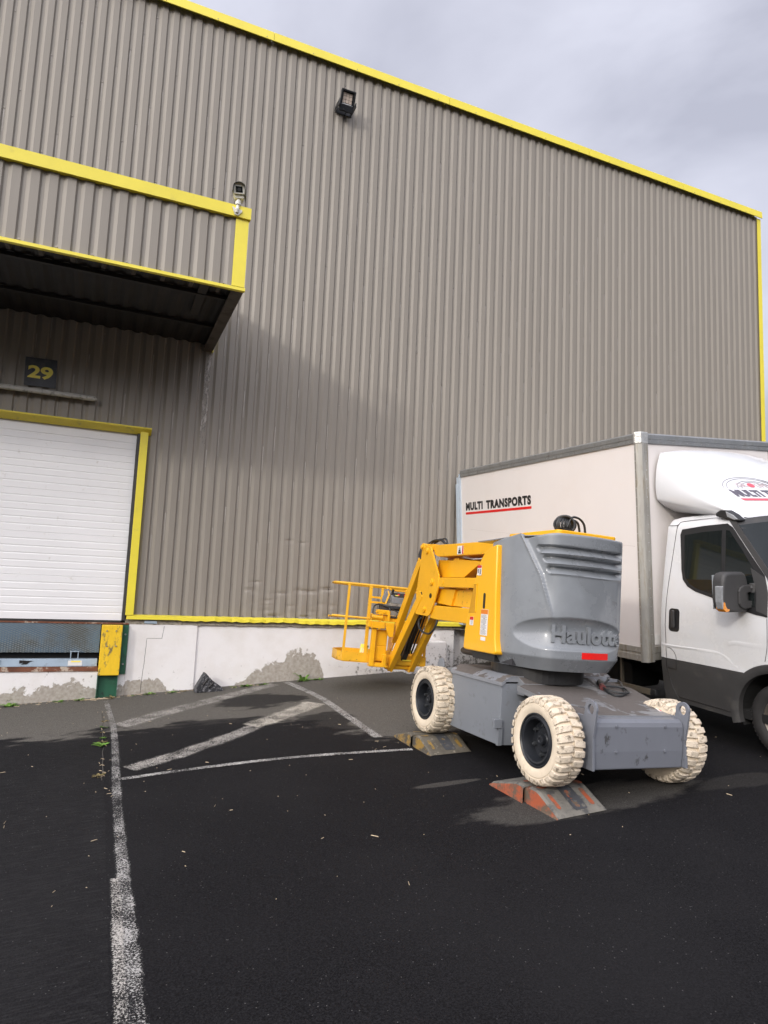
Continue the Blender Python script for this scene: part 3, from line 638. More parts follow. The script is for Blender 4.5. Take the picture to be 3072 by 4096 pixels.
# dock opening frame, door
df = part(MB().box(.395, .495, D - .075, D + .02, -.50, 1.965), 'door_jamb', M['trim'], bevel=.004)
mb = MB(); mb.prism([(D - .14, 2.005), (D - .14, 1.985), (D - .02, 1.925), (D + .02, 1.925), (D + .02, 2.005)], 0, -4.6, .53); part(mb, 'door_header', M['trim_dirty'], bevel=.003)
part(MB().box(-4.6, .395, D + .04, D + .1, 1.84, 1.95).box(.36, .395, D - .03, D + .05, -.57, 1.93), 'door_rebate', M['darksteel'])
prof = []; z = -.575
for i in range(27):
    zz = -.575 + i * .0912; major = (i % 6 == 0); dpt = .006 if major else .0035; hw = .004 if major else .012
    prof += [(D + .03 + (0 if i else 0), zz - hw), (D + .03 + dpt, zz - hw * .3), (D + .03 + dpt, zz + hw * .3), (D + .03, zz + hw)] if i else [(D + .03, zz)]
prof = [p for p in prof if p[1] < 1.93]; prof += [(D + .03, 1.93), (D + .06, 1.93), (D + .06, -.575)]
dr = part(MB().prism(prof, 0, -4.6, .355), 'dock_door', M['door'])
part(MB().box(-4.6, .345, D + .005, D + .03, -.60, -.577), 'door_seal', M['rubber'])
part(MB().box(-4.6, .45, D - .035, D + .1, -.622, -.603), 'dock_edge', M['rust'])
# ------------------------------------------------------------------ canopy
CY = 7.255; CX = 1.255
part(cladding(-4.6, 1.12, [3.26, 4.10], CY + .012, ph=.99, pitch=.167), 'canopy_cladding', M['clad'])
mb = MB(); mb.prism([(CY + .045, 4.075), (CY - .035, 4.07), (CY - .04, 4.20), (CY + .10, 4.245), (CY + .10, 4.22), (CY - .03, 4.185), (CY - .028, 4.085)], 0, -4.6, CX + .02)
part(mb, 'canopy_trim', M['trim'])
part(MB().box(1.115, CX + .004, CY - .006, CY + .0, 3.275, 4.10).box(CX, CX + .006, CY, CY + .13, 3.275, 4.10), 'canopy_corner_trim', M['trim'])
part(MB().box(-4.6, CX + .012, CY - .02, CY + .03, 3.228, 3.262), 'canopy_drip_trim', M['trim'])
mb = MB(); mb.box(-4.6, 1.2, CY + .05, CY + .06, 3.27, 4.1); mb.box(-4.6, 1.24, CY + .05, D - .02, 4.05, 4.09); part(mb, 'canopy_lining', M['fascia_in'])
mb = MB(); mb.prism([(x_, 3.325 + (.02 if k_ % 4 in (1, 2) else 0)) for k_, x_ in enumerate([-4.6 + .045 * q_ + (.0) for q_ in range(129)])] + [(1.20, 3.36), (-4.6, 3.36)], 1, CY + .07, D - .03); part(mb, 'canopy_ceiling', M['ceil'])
# side panel of the canopy: ribbed outside
mb = MB(); yy = CY + .14; ys = []; 
while yy < D - .02:
    ys += [(yy, 0), (yy + .02, -.03), (yy + .06, -.03), (yy + .085, 0)]; yy += .165
vs = [(CX - .004 + dx, y, z) for z in (3.25, 4.10) for y, dx in ys]; n = len(ys)
mb.add(vs, [(i, i + 1, n + i + 1, n + i) for i in range(n - 1)]); mb.box(CX - .06, CX - .05, CY + .06, D - .02, 3.25, 4.08)
part(mb, 'canopy_side', M['clad'])
mb = MB(); mb.box(CX - .13, CX + .004, CY + .04, D - .02, 3.235, 3.25); part(mb, 'canopy_edge', M['fascia_in'])
part(MB().box(CX - .003, CX + .012, D - .09, D - .02, 3.22, 4.1), 'canopy_end_trim', M['trim'])
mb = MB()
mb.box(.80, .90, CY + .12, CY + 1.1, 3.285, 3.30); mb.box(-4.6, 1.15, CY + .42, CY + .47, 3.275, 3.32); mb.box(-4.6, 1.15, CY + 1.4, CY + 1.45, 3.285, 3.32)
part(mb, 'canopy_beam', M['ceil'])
mb = MB()
for i in range(13):
    x = 1.0 - i * .3; mb.prism([(x - .02, 3.272), (x + .02, 3.272), (x + .035, 3.32), (x - .035, 3.32)], 1, CY + .08, CY + .26)
tag(part(mb, 'canopy_soffit', M['fascia_in']), kind='stuff')
mb = MB()
for i in range(17):
    x = 1.03 - i * .335; mb.cyl((x, 0, 3.285), .012, CY - .008, CY + .014, 1, 8)
tag(part(mb, 'canopy_screw', M['screw']), kind='stuff')
# ------------------------------------------------------------------ things on the wall
# dock number
sg = empty('dock_number_sign', (-.875, D - .03, 2.39), label='dark square sign with yellow numerals 29 above the loading door', cat='sign')
mb = MB(); mb.prism([(-1.062, 2.755), (-.695, 2.765), (-.685, 2.39), (-1.052, 2.385)], 1, D - .034, D - .025); part(mb, 'plate', M['sign'], sg)
mb = MB()
text_into(mb, '29', lambda u, v, w_: (-1.022 + u * .292, D - .036 - (0.001 if w_ > 0 else 0), 2.485 + v * .170), bold=.035, extrude=.001, size=1, spacing=.98)
part(mb, 'numerals', M['signy'], sg)
# tube light
tl = empty('tube_light', (-1.5, D - .12, 2.3), label='long frosted strip light fixed across the wall above the loading door', cat='light')
mb = MB(); mb.tube([(-3.4, D - .12, 2.303), (-.23, D - .12, 2.303), (-.2, D - .12, 2.303), (-.183, D - .12, 2.303)], [.034, .034, .028, .012], 14); part(mb, 'diffuser', M['tube'], tl, smooth=True)
part(MB().box(-3.3, -.24, D - .10, D - .03, 2.30, 2.335), 'tray', M['darksteel'], tl)
# floodlight
fl = empty('floodlight', (3.03, D - .03, 7.62), label='black floodlight with a glass front high on the ribbed wall', cat='light')
def flp(u, v, d):   # u across, v up, d outwards; face tips downwards
    c, s_ = math.cos(.38), math.sin(.38)
    return (3.025 + u, D - .20 - (v * s_) - d * c + .02, 7.62 + v * c - d * s_ + .0)
def flbox(mb, u0, u1, v0, v1, d0, d1):
    mb.add([flp(*p) for p in ((u0, v0, d0), (u1, v0, d0), (u1, v1, d0), (u0, v1, d0), (u0, v0, d1), (u1, v0, d1), (u1, v1, d1), (u0, v1, d1))],
           [(0, 3, 2, 1), (4, 5, 6, 7), (0, 1, 5, 4), (1, 2, 6, 5), (2, 3, 7, 6), (3, 0, 4, 7)])
mb = MB(); flbox(mb, -.118, .118, -.155, -.06, 0, .05); flbox(mb, -.118, -.092, -.06, .155, 0, .05); flbox(mb, .092, .118, -.06, .155, 0, .05); flbox(mb, -.092, .092, .13, .155, 0, .05); flbox(mb, -.092, .092, -.06, .13, 0, .008); part(mb, 'housing', M['flood'], fl, bevel=.004)
mb = MB()
for i in range(3):
    for j in range(3): flbox(mb, -.076 + i * .052, -.030 + i * .052, -.028 + j * .05, .016 + j * .05, .008, .016)
part(mb, 'led_module', M['led'], fl)
mb = MB(); mb.add([flp(-.09, -.058, .048), flp(.09, -.058, .048), flp(.078, -.035, .012), flp(-.078, -.035, .012)], [(0, 1, 2, 3)]); part(mb, 'reflector', M['shiny'], fl)
mb = MB(); mb.tube([(2.90, D - .2, 7.55), (2.89, D - .1, 7.53), (2.89, D - .02, 7.53)], .012, 8); mb.box(2.885, 2.895, D - .24, D - .02, 7.50, 7.60); mb.box(3.155, 3.165, D - .24, D - .02, 7.52, 7.60); mb.box(2.885, 3.165, D - .03, D - .02, 7.50, 7.60)
mb.tube([(2.96, D - .2, 7.47), (2.98, D - .2, 7.445), (3.02, D - .18, 7.44), (3.04, D - .12, 7.47), (3.04, D - .02, 7.5)], .006, 6); part(mb, 'bracket', M['flood'], fl)
# CCTV camera
cc = empty('security_camera', (1.115, CY, 4.08), label='white security camera on a bracket at the yellow corner of the canopy', cat='camera')
dx, dy, dz = -.12, -.92, -.28; q = Vector((dx, dy, dz)).normalized(); rx_ = q.cross(Vector((0, 0, 1))).normalized() * -1; rx_ = Vector((1, -.13, .10)).normalized(); up_ = rx_.cross(q).normalized(); 
if up_.z < 0: up_ = -up_
C0 = Vector((1.118, CY - .06, 4.375))
def cp(u, v, t_): return tuple(C0 + rx_ * u + up_ * v + q * t_)
def cpris(mb, poly, t0, t1):
    n = len(poly); mb.add([cp(a, b, t0) for a, b in poly] + [cp(a, b, t1) for a, b in poly], [tuple(range(n)), tuple(range(2 * n - 1, n - 1, -1))] + [(i, n + i, n + (i + 1) % n, (i + 1) % n) for i in range(n)])
body = [(-.062, -.045), (.062, -.045)] + [(.062 * math.cos(a), .03 + .045 * math.sin(a)) for a in [PI * k / 10 for k in range(11)]]
mb = MB(); cpris(mb, body, -.26, .0); part(mb, 'housing', M['camwhite'], cc, bevel=.004)
mb = MB(); arc = [(.070 * math.cos(a), .026 + .054 * math.sin(a)) for a in [PI * k / 12 for k in range(13)]]; arc = [(.078, -.075)] + arc + [(-.078, -.02)]
inn = [(a * .95, b * .95) for a, b in arc]; n = len(arc)
for a, b, c, d in zip(arc, arc[1:], inn, inn[1:]): cpris(mb, [a, b, d, c], -.28, .035)
part(mb, 'sun_hood', M['hoodcam'], cc)
mb = MB(); cpris(mb, [(-.038, -.028), (.038, -.028), (.038, .035), (-.038, .035)], .0, .003); part(mb, 'window', M['glass'], cc)
mb = MB(); mb.tube([cp(0, 0, .001), cp(0, 0, .006)], .02, 16); part(mb, 'lens', M['black'], cc)
mb = MB(); cpris(mb, [(-.062, -.05), (.062, -.05), (.05, -.085), (-.045, -.085)], -.26, -.02); part(mb, 'base', M['camwhite'], cc, bevel=.004)
mb = MB(); b0 = Vector(cp(0, -.085, -.1)); mb.tube([b0, (1.122, CY - .03, 4.235)], .026, 12); mb.tube([(1.122, CY - .03, 4.24), (1.12, CY - .035, 4.20)], .033, 12); mb.tube([(1.12, CY - .035, 4.205), (1.11, CY - .07, 4.13), (1.11, CY - .06, 4.10)], .018, 10)
mb.prism([(1.055, 4.165), (1.075, 4.165), (1.112, 4.145), (1.150, 4.150), (1.172, 4.145), (1.165, 4.12), (1.128, 4.075), (1.09, 4.08)], 1, CY - .052, CY - .042); part(mb, 'arm', M['camwhite'], cc, bevel=.002)
# ------------------------------------------------------------------ dock leveller, bumper
dl = empty('dock_leveller', (-1.2, D, -1.2), label='blue chequered steel dock leveller under the loading door', cat='dock leveller')
part(MB().box(-4.6, .115, D - .035, D + .2, -.985, -.627), 'chequer_plate', M['chequer'], dl)
part(MB().box(-4.6, .13, D + .05, D + .1, -1.12, -.97), 'pit', M['interior'], dl)
part(MB().box(-4.6, .105, D - .05, D + .05, -1.16, -1.065), 'beam', M['steelblue'], dl, bevel=.004)
part(MB().box(-4.6, .12, D - .045, D + .05, -1.222, -1.1605), 'angle', M['rust'], dl)
mb = MB(); mb.box(-.215, -.205, D - .055, D - .045, -1.06, -.965).box(-.13, -.12, D - .055, D - .045, -1.06, -.965).box(-.22, -.115, D - .057, D - .045, -.975, -.965); part(mb, 'hook', M['steelblue'], dl)
part(MB().box(-.235, -.07, D - .0535, D - .051, -1.148, -1.085), 'label_plate', M['white'], dl)
part(MB().box(-.20, -.09, D - .0548, D - .054, -1.105, -1.088), 'yellow_label', M['signy'], dl)
mb = MB(); mb.prism([(-.78, -1.12), (-.62, -1.09), (-.78, -1.08)], 1, D - .0535, D - .051); mb.prism([(-.76, -1.13), (-.70, -1.13), (-.66, -1.10), (-.72, -1.10)], 1, D - .0545, D - .052); part(mb, 'emblem', M['ink'], dl)
part(MB().box(-1.05, -1.0, D - .07, D - .05, -1.12, -1.07), 'lug', M['rust'], dl)
db = empty('dock_bumper', (.26, D - .1, gz(.26, D)), label='scuffed yellow dock bumper on a green steel post beside the leveller', cat='dock bumper')
part(MB().box(.125, .375, D - .16, D - .045, -1.262, -.628), 'pad', M['bumper_y'], db, bevel=.008)
part(MB().box(.375, .452, D - .055, D - .04, -1.258, -.63).box(.375, .385, D - .11, D - .05, -1.258, -.63), 'bracket', M['green'], db)
part(MB().box(.122, .13, D - .13, D - .03, -1.75, -1.262).box(.135, .355, D - .06, D - .05, -1.75, -1.262).box(.355, .365, D - .13, D - .03, -1.75, -1.262), 'post', M['green'], db)
mb = MB()
for x, z in ((.19, -.70), (.30, -.70), (.20, -.89), (.31, -.89)): part(MB().cyl((x, 0, z), .010, D - .172, D - .158, 1, 8), 'bolt', M['chrome'], db)
for z in (-.75, -1.13): part(MB().cyl((.418, 0, z), .012, D - .072, D - .05, 1, 8), 'bolt', M['chrome'], db)
# ------------------------------------------------------------------ block, chock
mb = MB(); mb.box(4.45, 5.10, D - .24, D - .006, -1.9, -.79)
cb = mb.build('concrete_block', M['plinth'], origin=(4.8, D - .12, -1.3), bevel=.02, seg=3); tag(cb, 'low whitewashed concrete block against the wall behind the work platform', 'block')
mb = MB(); zg = gz(1.5, 9.3)
mb.prism([(1.32, zg - .01), (1.335, zg + .055), (1.40, zg + .17), (1.435, zg + .235), (1.455, zg + .24), (1.475, zg + .215), (1.56, zg + .13), (1.685, zg + .045), (1.695, zg + .0)], 1, 9.22, 9.40)
ck = mb.build('wheel_chock', M['chock'], origin=(1.5, 9.3, zg), bevel=.012, seg=2); tag(ck, 'speckled black rubber wheel chock leaning at the foot of the white wall', 'wheel chock')
mb = MB(); mb.tube([(1.42, 9.215, zg + .10), (1.47, 9.215, zg + .16)], .014, 8); mb.tube([(1.49, 9.215, zg + .06), (1.55, 9.215, zg + .12)], .014, 8); mb.build('slot', M['ink'], ck, world=True)
# ------------------------------------------------------------------ weeds
def weed(x, y, r, n, label, m='weed', h=.5, name='weed', grp='weeds at the foot of the wall'):
    mb = MB(); z = gz(x, y); rn = random.Random(int(x * 977 + y * 31))
    for i in range(n):
        a = rn.uniform(0, 2 * PI); L_ = r * rn.uniform(.7, 1.5); e = rn.uniform(.1, 1.0) * h; ww = L_ * rn.uniform(.10, .2)
        bx, by = x + rn.uniform(-.3, .3) * r, min(y + rn.uniform(-.2, .2) * r, D - .06)
        d_ = Vector((math.cos(a), math.sin(a), 0)); s_ = Vector((-d_.y, d_.x, 0)); p0 = Vector((bx, by, z - .003))
        pts = []
        for k in range(5):
            t_ = k / 4; c = p0 + d_ * L_ * t_ + Vector((0, 0, L_ * e * (1.6 * t_ - .9 * t_ * t_))); wk = ww * math.sin(PI * (t_ * .85 + .12)) * (1 + .35 * (k % 2))
            pts += [c - s_ * wk, c + Vector((0, 0, -.004)), c + s_ * wk]
        mb.add([(p.x, min(p.y, D - .034), p.z) for p in pts], [(k * 3 + j, k * 3 + j + 1, k * 3 + j + 4, k * 3 + j + 3) for k in range(4) for j in (0, 1)])
    o = mb.build(name, M[m], origin=(x, y, z)); tag(o, label, 'weed', grp); return o
weed(-.84, 9.40, .085, 16, 'leafy green weed under the rusty dock edge, farthest left')
weed(-.30, 9.41, .055, 14, 'small weed under the dock edge, middle of the three left of the green post')
weed(-.06, 9.41, .075, 18, 'bushy weed under the dock edge, nearest to the green post')
weed(.32, 9.37, .06, 12, 'dry tuft at the foot of the green bumper post', 'weed_dry')
weed(.58, 9.40, .04, 10, 'tiny weed just right of the green bumper post, below the cracked white panel')
weed(.77, 9.40, .06, 12, 'flat weed below the crack in the white wall panel')
weed(1.06, 9.41, .06, 14, 'upright weed at the wall, left of the black wheel chock')
weed(1.20, 9.40, .045, 10, 'thin weed between the wall panel edge and the black wheel chock', 'weed_dry')
weed(1.86, 9.40, .05, 12, 'small weed just right of the black wheel chock by the painted band')
weed(2.02, 9.40, .07, 16, 'spreading weed at the wall where the painted band meets it')
weed(2.26, 9.41, .06, 12, 'round weed under the left end of the bare grey wall patch')
weed(2.86, 9.42, .10, 18, 'tallest weed, under the middle of the bare grey wall patch', h=1.2)
weed(3.10, 9.42, .06, 14, 'low bright weed under the right end of the bare grey wall patch')
for i, (x, y, r) in enumerate([(.226, 8.15, .035), (.216, 7.9, .03), (.212, 7.68, .035), (.205, 7.45, .03), (.20, 7.30, .035)]):
    weed(x, y, r, 8, ('first', 'second', 'third', 'fourth', 'fifth')[i] + ' small weed from the wall along the crack beside the long white line', 'weed_dry' if i % 2 == 0 else 'weed', name='crack_weed', grp='weeds in the ground crack')
weed(.185, 7.18, .06, 16, 'largest bright weed in the crack beside the long white line', name='crack_weed', grp='weeds in the ground crack')
weed(.165, 6.25, .045, 10, 'yellowing weed nearest the camera in the crack by the white line', 'weed_dry', name='crack_weed', grp='weeds in the ground crack')
mb = MB(); q = [(.20 + .02 * mnoise.noise((y * 3, 0, 0)) - .004 * (8.3 - y), y) for y in [8.6 - .08 * i for i in range(32)]]
mb.tube([(x, y, gz(x, y) - .002) for x, y in q], .005, 5); tag(mb.build('joint_crack', M['ink']), kind='structure')
# straw, chips of stone
mb = MB(); rn = random.Random(11)
for i in range(330):
    if i < 150: x, y = rn.uniform(-1.2, 2.2), D - .05 - abs(rn.gauss(0, .07))
    elif i < 172: x, y = rn.gauss(.20, .02), rn.uniform(5.5, 8.9)
    else: x, y = rn.uniform(-1.2, 6), rn.uniform(3.5, 8.5)
    z = gz(x, y) + .002; a = rn.uniform(0, PI); l = rn.uniform(.006, .03) if i < 230 else rn.uniform(.002, .006); ww = .0018 if i < 230 else rn.uniform(.0015, .003)
    d_ = Vector((math.cos(a), math.sin(a), 0)) * l; s_ = Vector((-math.sin(a), math.cos(a), 0)) * ww
    p = Vector((x, y, z)); mb.add([p - d_ - s_, p + d_ - s_, p + d_ + s_, p - d_ + s_, p - d_ * .7 + Vector((0, 0, .004)), p + d_ * .7 + Vector((0, 0, .004))], [(0, 1, 5, 4), (3, 4, 5, 2), (1, 2, 5), (0, 4, 3)])
tag(mb.build('straw_and_chips', M['straw']), 'scattered straw bits and pale stone chips on the ground', 'debris', kind='stuff')
mb = MB(); mb.tube([(-.05, 9.36, gz(-.05, 9.36) + .006), (.12, 9.36, gz(.12, 9.36) + .008), (.30, 9.33, gz(.3, 9.33) + .008)], .007, 6)
tag(mb.build('dry_stem', M['straw'], origin=(.1, 9.36, gz(.1, 9.36))), 'long dry stem lying below the green bumper post', 'stem')
# ================================================================== the boom lift
LM = ((0.999149, -0.000155, -0.041243), (0.000108, 0.999999, -0.001149), (0.041243, 0.001143, 0.999148)); LO = (3.203862, 4.263025, -1.41187)
LF = Matrix([[LM[0][i], LM[1][i], LM[2][i], LO[i]] for i in range(3)] + [[0, 0, 0, 1]])
lift = empty('boom_lift', mat=LF, label='yellow and grey articulated boom lift with cream tyres, parked with its left wheels on ramps', cat='boom lift')
def lp(mb, name, m, par=None, **k): return mb.build(name, m, par or lift, **k)
def lug_profile(R0, R1):
    pass
def make_wheel(kind):
    tread = M['tread_old'] if kind == 'old' else M['tread_white']
    W_ = .118; mb = MB()
    prof = [(-.085, .192), (-.100, .198), (-.108, .215), (-.112, .240), (-.110, .262), (-.104, .270), (-.108, .275), (-.100, .294), (-.075, .304), (0, .306), (.075, .304), (.100, .294), (.108, .275), (.112, .24), (.108, .215), (.085, .192)]
    mb.lathe(prof, (0, 0, 0), 0, 72)
    mb.cur = 1; nl = 28; rn = random.Random(9 if kind == 'old' else 4)
    for side in (-1, 1):
        for i in range(nl):
            a0 = 2 * PI * (i + (.5 if side > 0 else 0)) / nl; half = PI / nl * (.76 if kind == 'old' else .70); jag = rn.uniform(-.003, .003)
            xs = [side * .004, side * .045, side * .085, side * .108, side * .116]
            rt = [.325 + jag, .326 + jag, .323 + jag, .309, .284]; rb = [.303] * 3 + [.291, .274]
            vs = []
            for q, (x, a, b) in enumerate(zip(xs, rt, rb)):
                sk = .05 * (q / 4) * (1 if kind != 'old' else .5)
                wd = half * (1.0 if q not in (0,) or kind != 'old' else .75)
                for da, rr in ((-wd * 1.08, b), (-wd * .86, a), (wd * .86, a), (wd * 1.08, b)):
                    an = a0 + da + sk; vs.append((x, rr * math.cos(an), rr * math.sin(an)))
            fs = [(q * 4 + k, q * 4 + k + 1, (q + 1) * 4 + k + 1, (q + 1) * 4 + k) for q in range(4) for k in range(3)] + [(0, 1, 2, 3), (19, 18, 17, 16)]
            mb.add(vs, fs)
    t = mb.build('tyre', [M['tyre_white'], tread], smooth=True, angle=28)
    b = t.modifiers.new('bevel', 'BEVEL'); b.width = .003; b.segments = 1; b.limit_method = 'ANGLE'; b.angle_limit = math.radians(45)
    mb = MB(); mb.lathe([(-.080, .200), (-.104, .198), (-.106, .188), (-.098, .180), (-.104, .166), (-.100, .152), (-.06, .142), (-.020, .138), (-.018, .10), (-.030, .085), (-.030, .055), (-.036, .05), (-.036, .001)], (0, 0, 0), 0, 56)
    mb.lathe([(.08, .2), (.10, .19), (.09, .17), (.05, .14), (.02, .13), (.02, .001)], (0, 0, 0), 0, 40)
    rim = mb.build('rim', M['rim'], smooth=True, angle=30)
    bolts = []
    for k in range(6):
        a = 2 * PI * k / 6 + .4; q = MB(); q.cyl((0, .108 * math.cos(a), .108 * math.sin(a)), .015, -.045, -.018, 0, 6); q.cyl((0, .108 * math.cos(a), .108 * math.sin(a)), .008, -.054, -.045, 0, 8)
        bolts.append(q.build('wheel_nut', M['nut']))
    q = MB(); q.lathe([(-.036, .04), (-.060, .036), (-.062, .022), (-.055, .018), (-.055, .001)], (0, 0, 0), 0, 24); hub = q.build('hub', M['rim'], smooth=True, angle=30)
    return t, rim, bolts, hub
for kind, pos, flip in (('new', (0, 0, .325), 0), ('old', (0, 1.84, .325), 0), ('new', (1.20, 0, .318), 1), ('old', (1.20, 1.84, .318), 1)):
    t, rim, bolts, hub = make_wheel(kind)
    we = bpy.data.objects.new('wheel', None); COL.objects.link(we); we.parent = lift; we.location = pos; we.rotation_euler = (.2 if kind == 'new' else .9, 0, PI if flip else 0)
    for o in [t, rim, hub] + bolts: o.parent = we
# battery box
mb = MB(); mb.prism([(.062, .122), (.42, .122), (.42, .64), (.062, .64)], 1, .728, 1.60); bb = lp(mb, 'battery_box', M['grey_steel'], bevel=.004)
mb = MB(); mb.prism([(.050, .618), (.050, .650), (.148, .706), (.42, .704), (.42, .690), (.152, .692), (.060, .640), (.060, .618)], 1, .716, 1.612)
mb.prism([(.060, .618), (.060, .642), (.15, .695), (.42, .694), (.42, .66), (.1, .655)], 1, .716, .722); mb.prism([(.060, .618), (.060, .642), (.15, .695), (.42, .694), (.42, .66), (.1, .655)], 1, 1.606, 1.612)
def dusty(name, base, dust, lo, hi, sc_=3.2):
    """paint with dried dust on what faces up"""
    m = mat(name, base, .4, 0, .05, 4); t = m.node_tree; b = t.nodes['Principled BSDF']; src = b.inputs['Base Color'].links[0].from_socket
    geo = N(t, 'ShaderNodeNewGeometry'); sp = N(t, 'ShaderNodeSeparateXYZ'); LK(t, geo.outputs['Normal'], sp.inputs[0])
    tc = N(t, 'ShaderNodeTexCoord'); n = N(t, 'ShaderNodeTexNoise'); n.inputs['Scale'].default_value = sc_; n.inputs['Detail'].default_value = 8; n.inputs['Roughness'].default_value = .6; n.inputs['Distortion'].default_value = .6; LK(t, tc.outputs['Object'], n.inputs[0])
    r = N(t, 'ShaderNodeMapRange'); r.inputs['From Min'].default_value = lo; r.inputs['From Max'].default_value = hi; LK(t, n.outputs[0], r.inputs[0])
    u = N(t, 'ShaderNodeMapRange'); u.inputs['From Min'].default_value = .6; u.inputs['From Max'].default_value = .85; LK(t, sp.outputs[2], u.inputs[0])
    k = N(t, 'ShaderNodeMath', operation='MULTIPLY'); LK(t, r.outputs[0], k.inputs[0]); LK(t, u.outputs[0], k.inputs[1])
    n2 = N(t, 'ShaderNodeTexNoise'); n2.inputs['Scale'].default_value = 30; n2.inputs['Detail'].default_value = 6; LK(t, tc.outputs['Object'], n2.inputs[0])
    dc = N(t, 'ShaderNodeValToRGB'); dc.color_ramp.elements[0].color = tuple(c * .75 for c in dust) + (1,); dc.color_ramp.elements[1].color = tuple(c * 1.2 for c in dust) + (1,); LK(t, n2.outputs[0], dc.inputs[0])
    x = N(t, 'ShaderNodeMix', data_type='RGBA'); LK(t, k.outputs[0], x.inputs[0]); LK(t, src, x.inputs[6]); LK(t, dc.outputs[0], x.inputs[7]); LK(t, x.outputs[2], b.inputs['Base Color'])
    rr = N(t, 'ShaderNodeMapRange'); rr.inputs['To Min'].default_value = .4; rr.inputs['To Max'].default_value = .85; LK(t, k.outputs[0], rr.inputs[0]); LK(t, rr.outputs[0], b.inputs['Roughness'])
    return m
M['dusty'] = dusty('dusty_grey_paint', (.215, .225, .245), (.115, .10, .09), .47, .50)
M['dustier'] = dusty('mud_dried_grey_paint', (.19, .195, .205), (.105, .092, .084), .38, .43, 2.4)
lid = lp(mb, 'lid', M['dusty'], bb)
mb = MB(); mb.box(.218, .262, .700, .716, .60, .655).box(.228, .252, .688, .700, .585, .64).box(.222, .258, .708, .722, .655, .668).box(.214, .264, .716, .726, .560, .60); mb.cyl((.24, 0, .672), .010, .700, .716, 1, 10)
lp(mb, 'latch', M['grey_bump'], bb, bevel=.002)
mb = MB(); mb.box(-.02, .06, .69, .728, .27, .345).box(.03, .075, .70, .728, .125, .30); lp(mb, 'hinge_bracket', M['grey_steel'], bb, bevel=.003)
# right hand box (mirror), chassis
mb = MB(); mb.prism([(.78, .122), (1.14, .122), (1.14, .65), (1.05, .70), (.78, .70)], 1, .73, 1.60); lp(mb, 'tank_box', M['dusty'], bevel=.004)
mb = MB(); mb.box(.42, .78, .62, 1.62, .14, .66); mb.box(.20, 1.08, 1.60, 2.10, .17, .56); mb.box(.25, 1.03, .3, .74, .16, .50)
mb.prism([(.62, .655), (.72, .700), (1.60, .700), (2.12, .60), (2.12, .55), (.62, .55)], 0, .22, 1.06)
ch = lp(mb, 'chassis', M['dustier'], bevel=.004)
for y in (0, 1.84): lp(MB().tube([(.10, y, .322), (1.10, y, .32)], .06, 14), 'axle', M['darksteel'])
# bumper box with its sides
fr = MB(); a = []
for (x, z) in rrect(.205, 1.075, .168, .520, .022, 4): a.append((x, z))
yb = lambda z: -.275 + .020 * max(0, (.33 - z)) 
fr.prism([(yb(.17) + 0, .168), (-.283, .30), (-.283, .475), (-.274, .505), (-.245, .528), (.10, .548), (.10, .168)], 0, .200, 1.078)
lp(fr, 'bumper', M['grey_bump'], bevel=.012, seg=3)
def side_plate(x0, x1, name='side_plate'):
    lug = [(-.262 + .065 * math.cos(a) + .0, .602 + .062 * math.sin(a)) for a in [math.radians(d) for d in range(200, -20, -18)]]
    outl = [(-.310, .172), (-.297, .40), (-.322, .56)] + [(y, z) for y, z in lug] + [(-.19, .545), (.18, .56), (.38, .62), (.38, .30), (.12, .172)]
    n = len(outl); hole = [(-.264 + .033 * math.cos(2 * PI * k / 20), .600 + .036 * math.sin(2 * PI * k / 20)) for k in range(20)]
    bm = bmesh.new(); vo = [bm.verts.new((0, y, z)) for y, z in outl]; vh = [bm.verts.new((0, y, z)) for y, z in hole]
    es = [bm.edges.new((vo[i], vo[(i + 1) % n])) for i in range(n)] + [bm.edges.new((vh[i], vh[(i + 1) % 20])) for i in range(20)]
    bmesh.ops.triangle_fill(bm, edges=es, use_beauty=True, use_dissolve=False)
    bm.verts.index_update(); V = [v.co.copy() for v in bm.verts]; F = [tuple(v.index for v in f.verts) for f in bm.faces]; EB = [tuple(v.index for v in e.verts) for e in bm.edges if len(e.link_faces) == 1]; bm.free()
    mb = MB(); m_ = len(V); mb.add([(x0, v.y, v.z) for v in V] + [(x1, v.y, v.z) for v in V], F + [tuple(i + m_ for i in f) for f in F] + [(a, b, b + m_, a + m_) for a, b in EB])
    return lp(mb, name, M['grey_bump'], bevel=.002)
side_plate(.178, .198); side_plate(1.080, 1.100)
for x in (.178, 1.08):
    mb = MB(); mb.prism([(2.0, .40), (2.13, .40), (2.14, .66), (2.10, .715), (2.03, .715), (2.0, .64)], 0, x, x + .02); lp(mb, 'rear_lug', M['grey_steel'], bevel=.006)
for x, z in ((.407, .481), (.883, .481), (.411, .30), (.886, .30)):
    q = MB(); q.cyl((x, 0, z), .012, -.291, -.283, 1, 14); q.cyl((x, 0, z), .006, -.295, -.291, 1, 6); lp(q, 'bolt', M['grey_bump'])
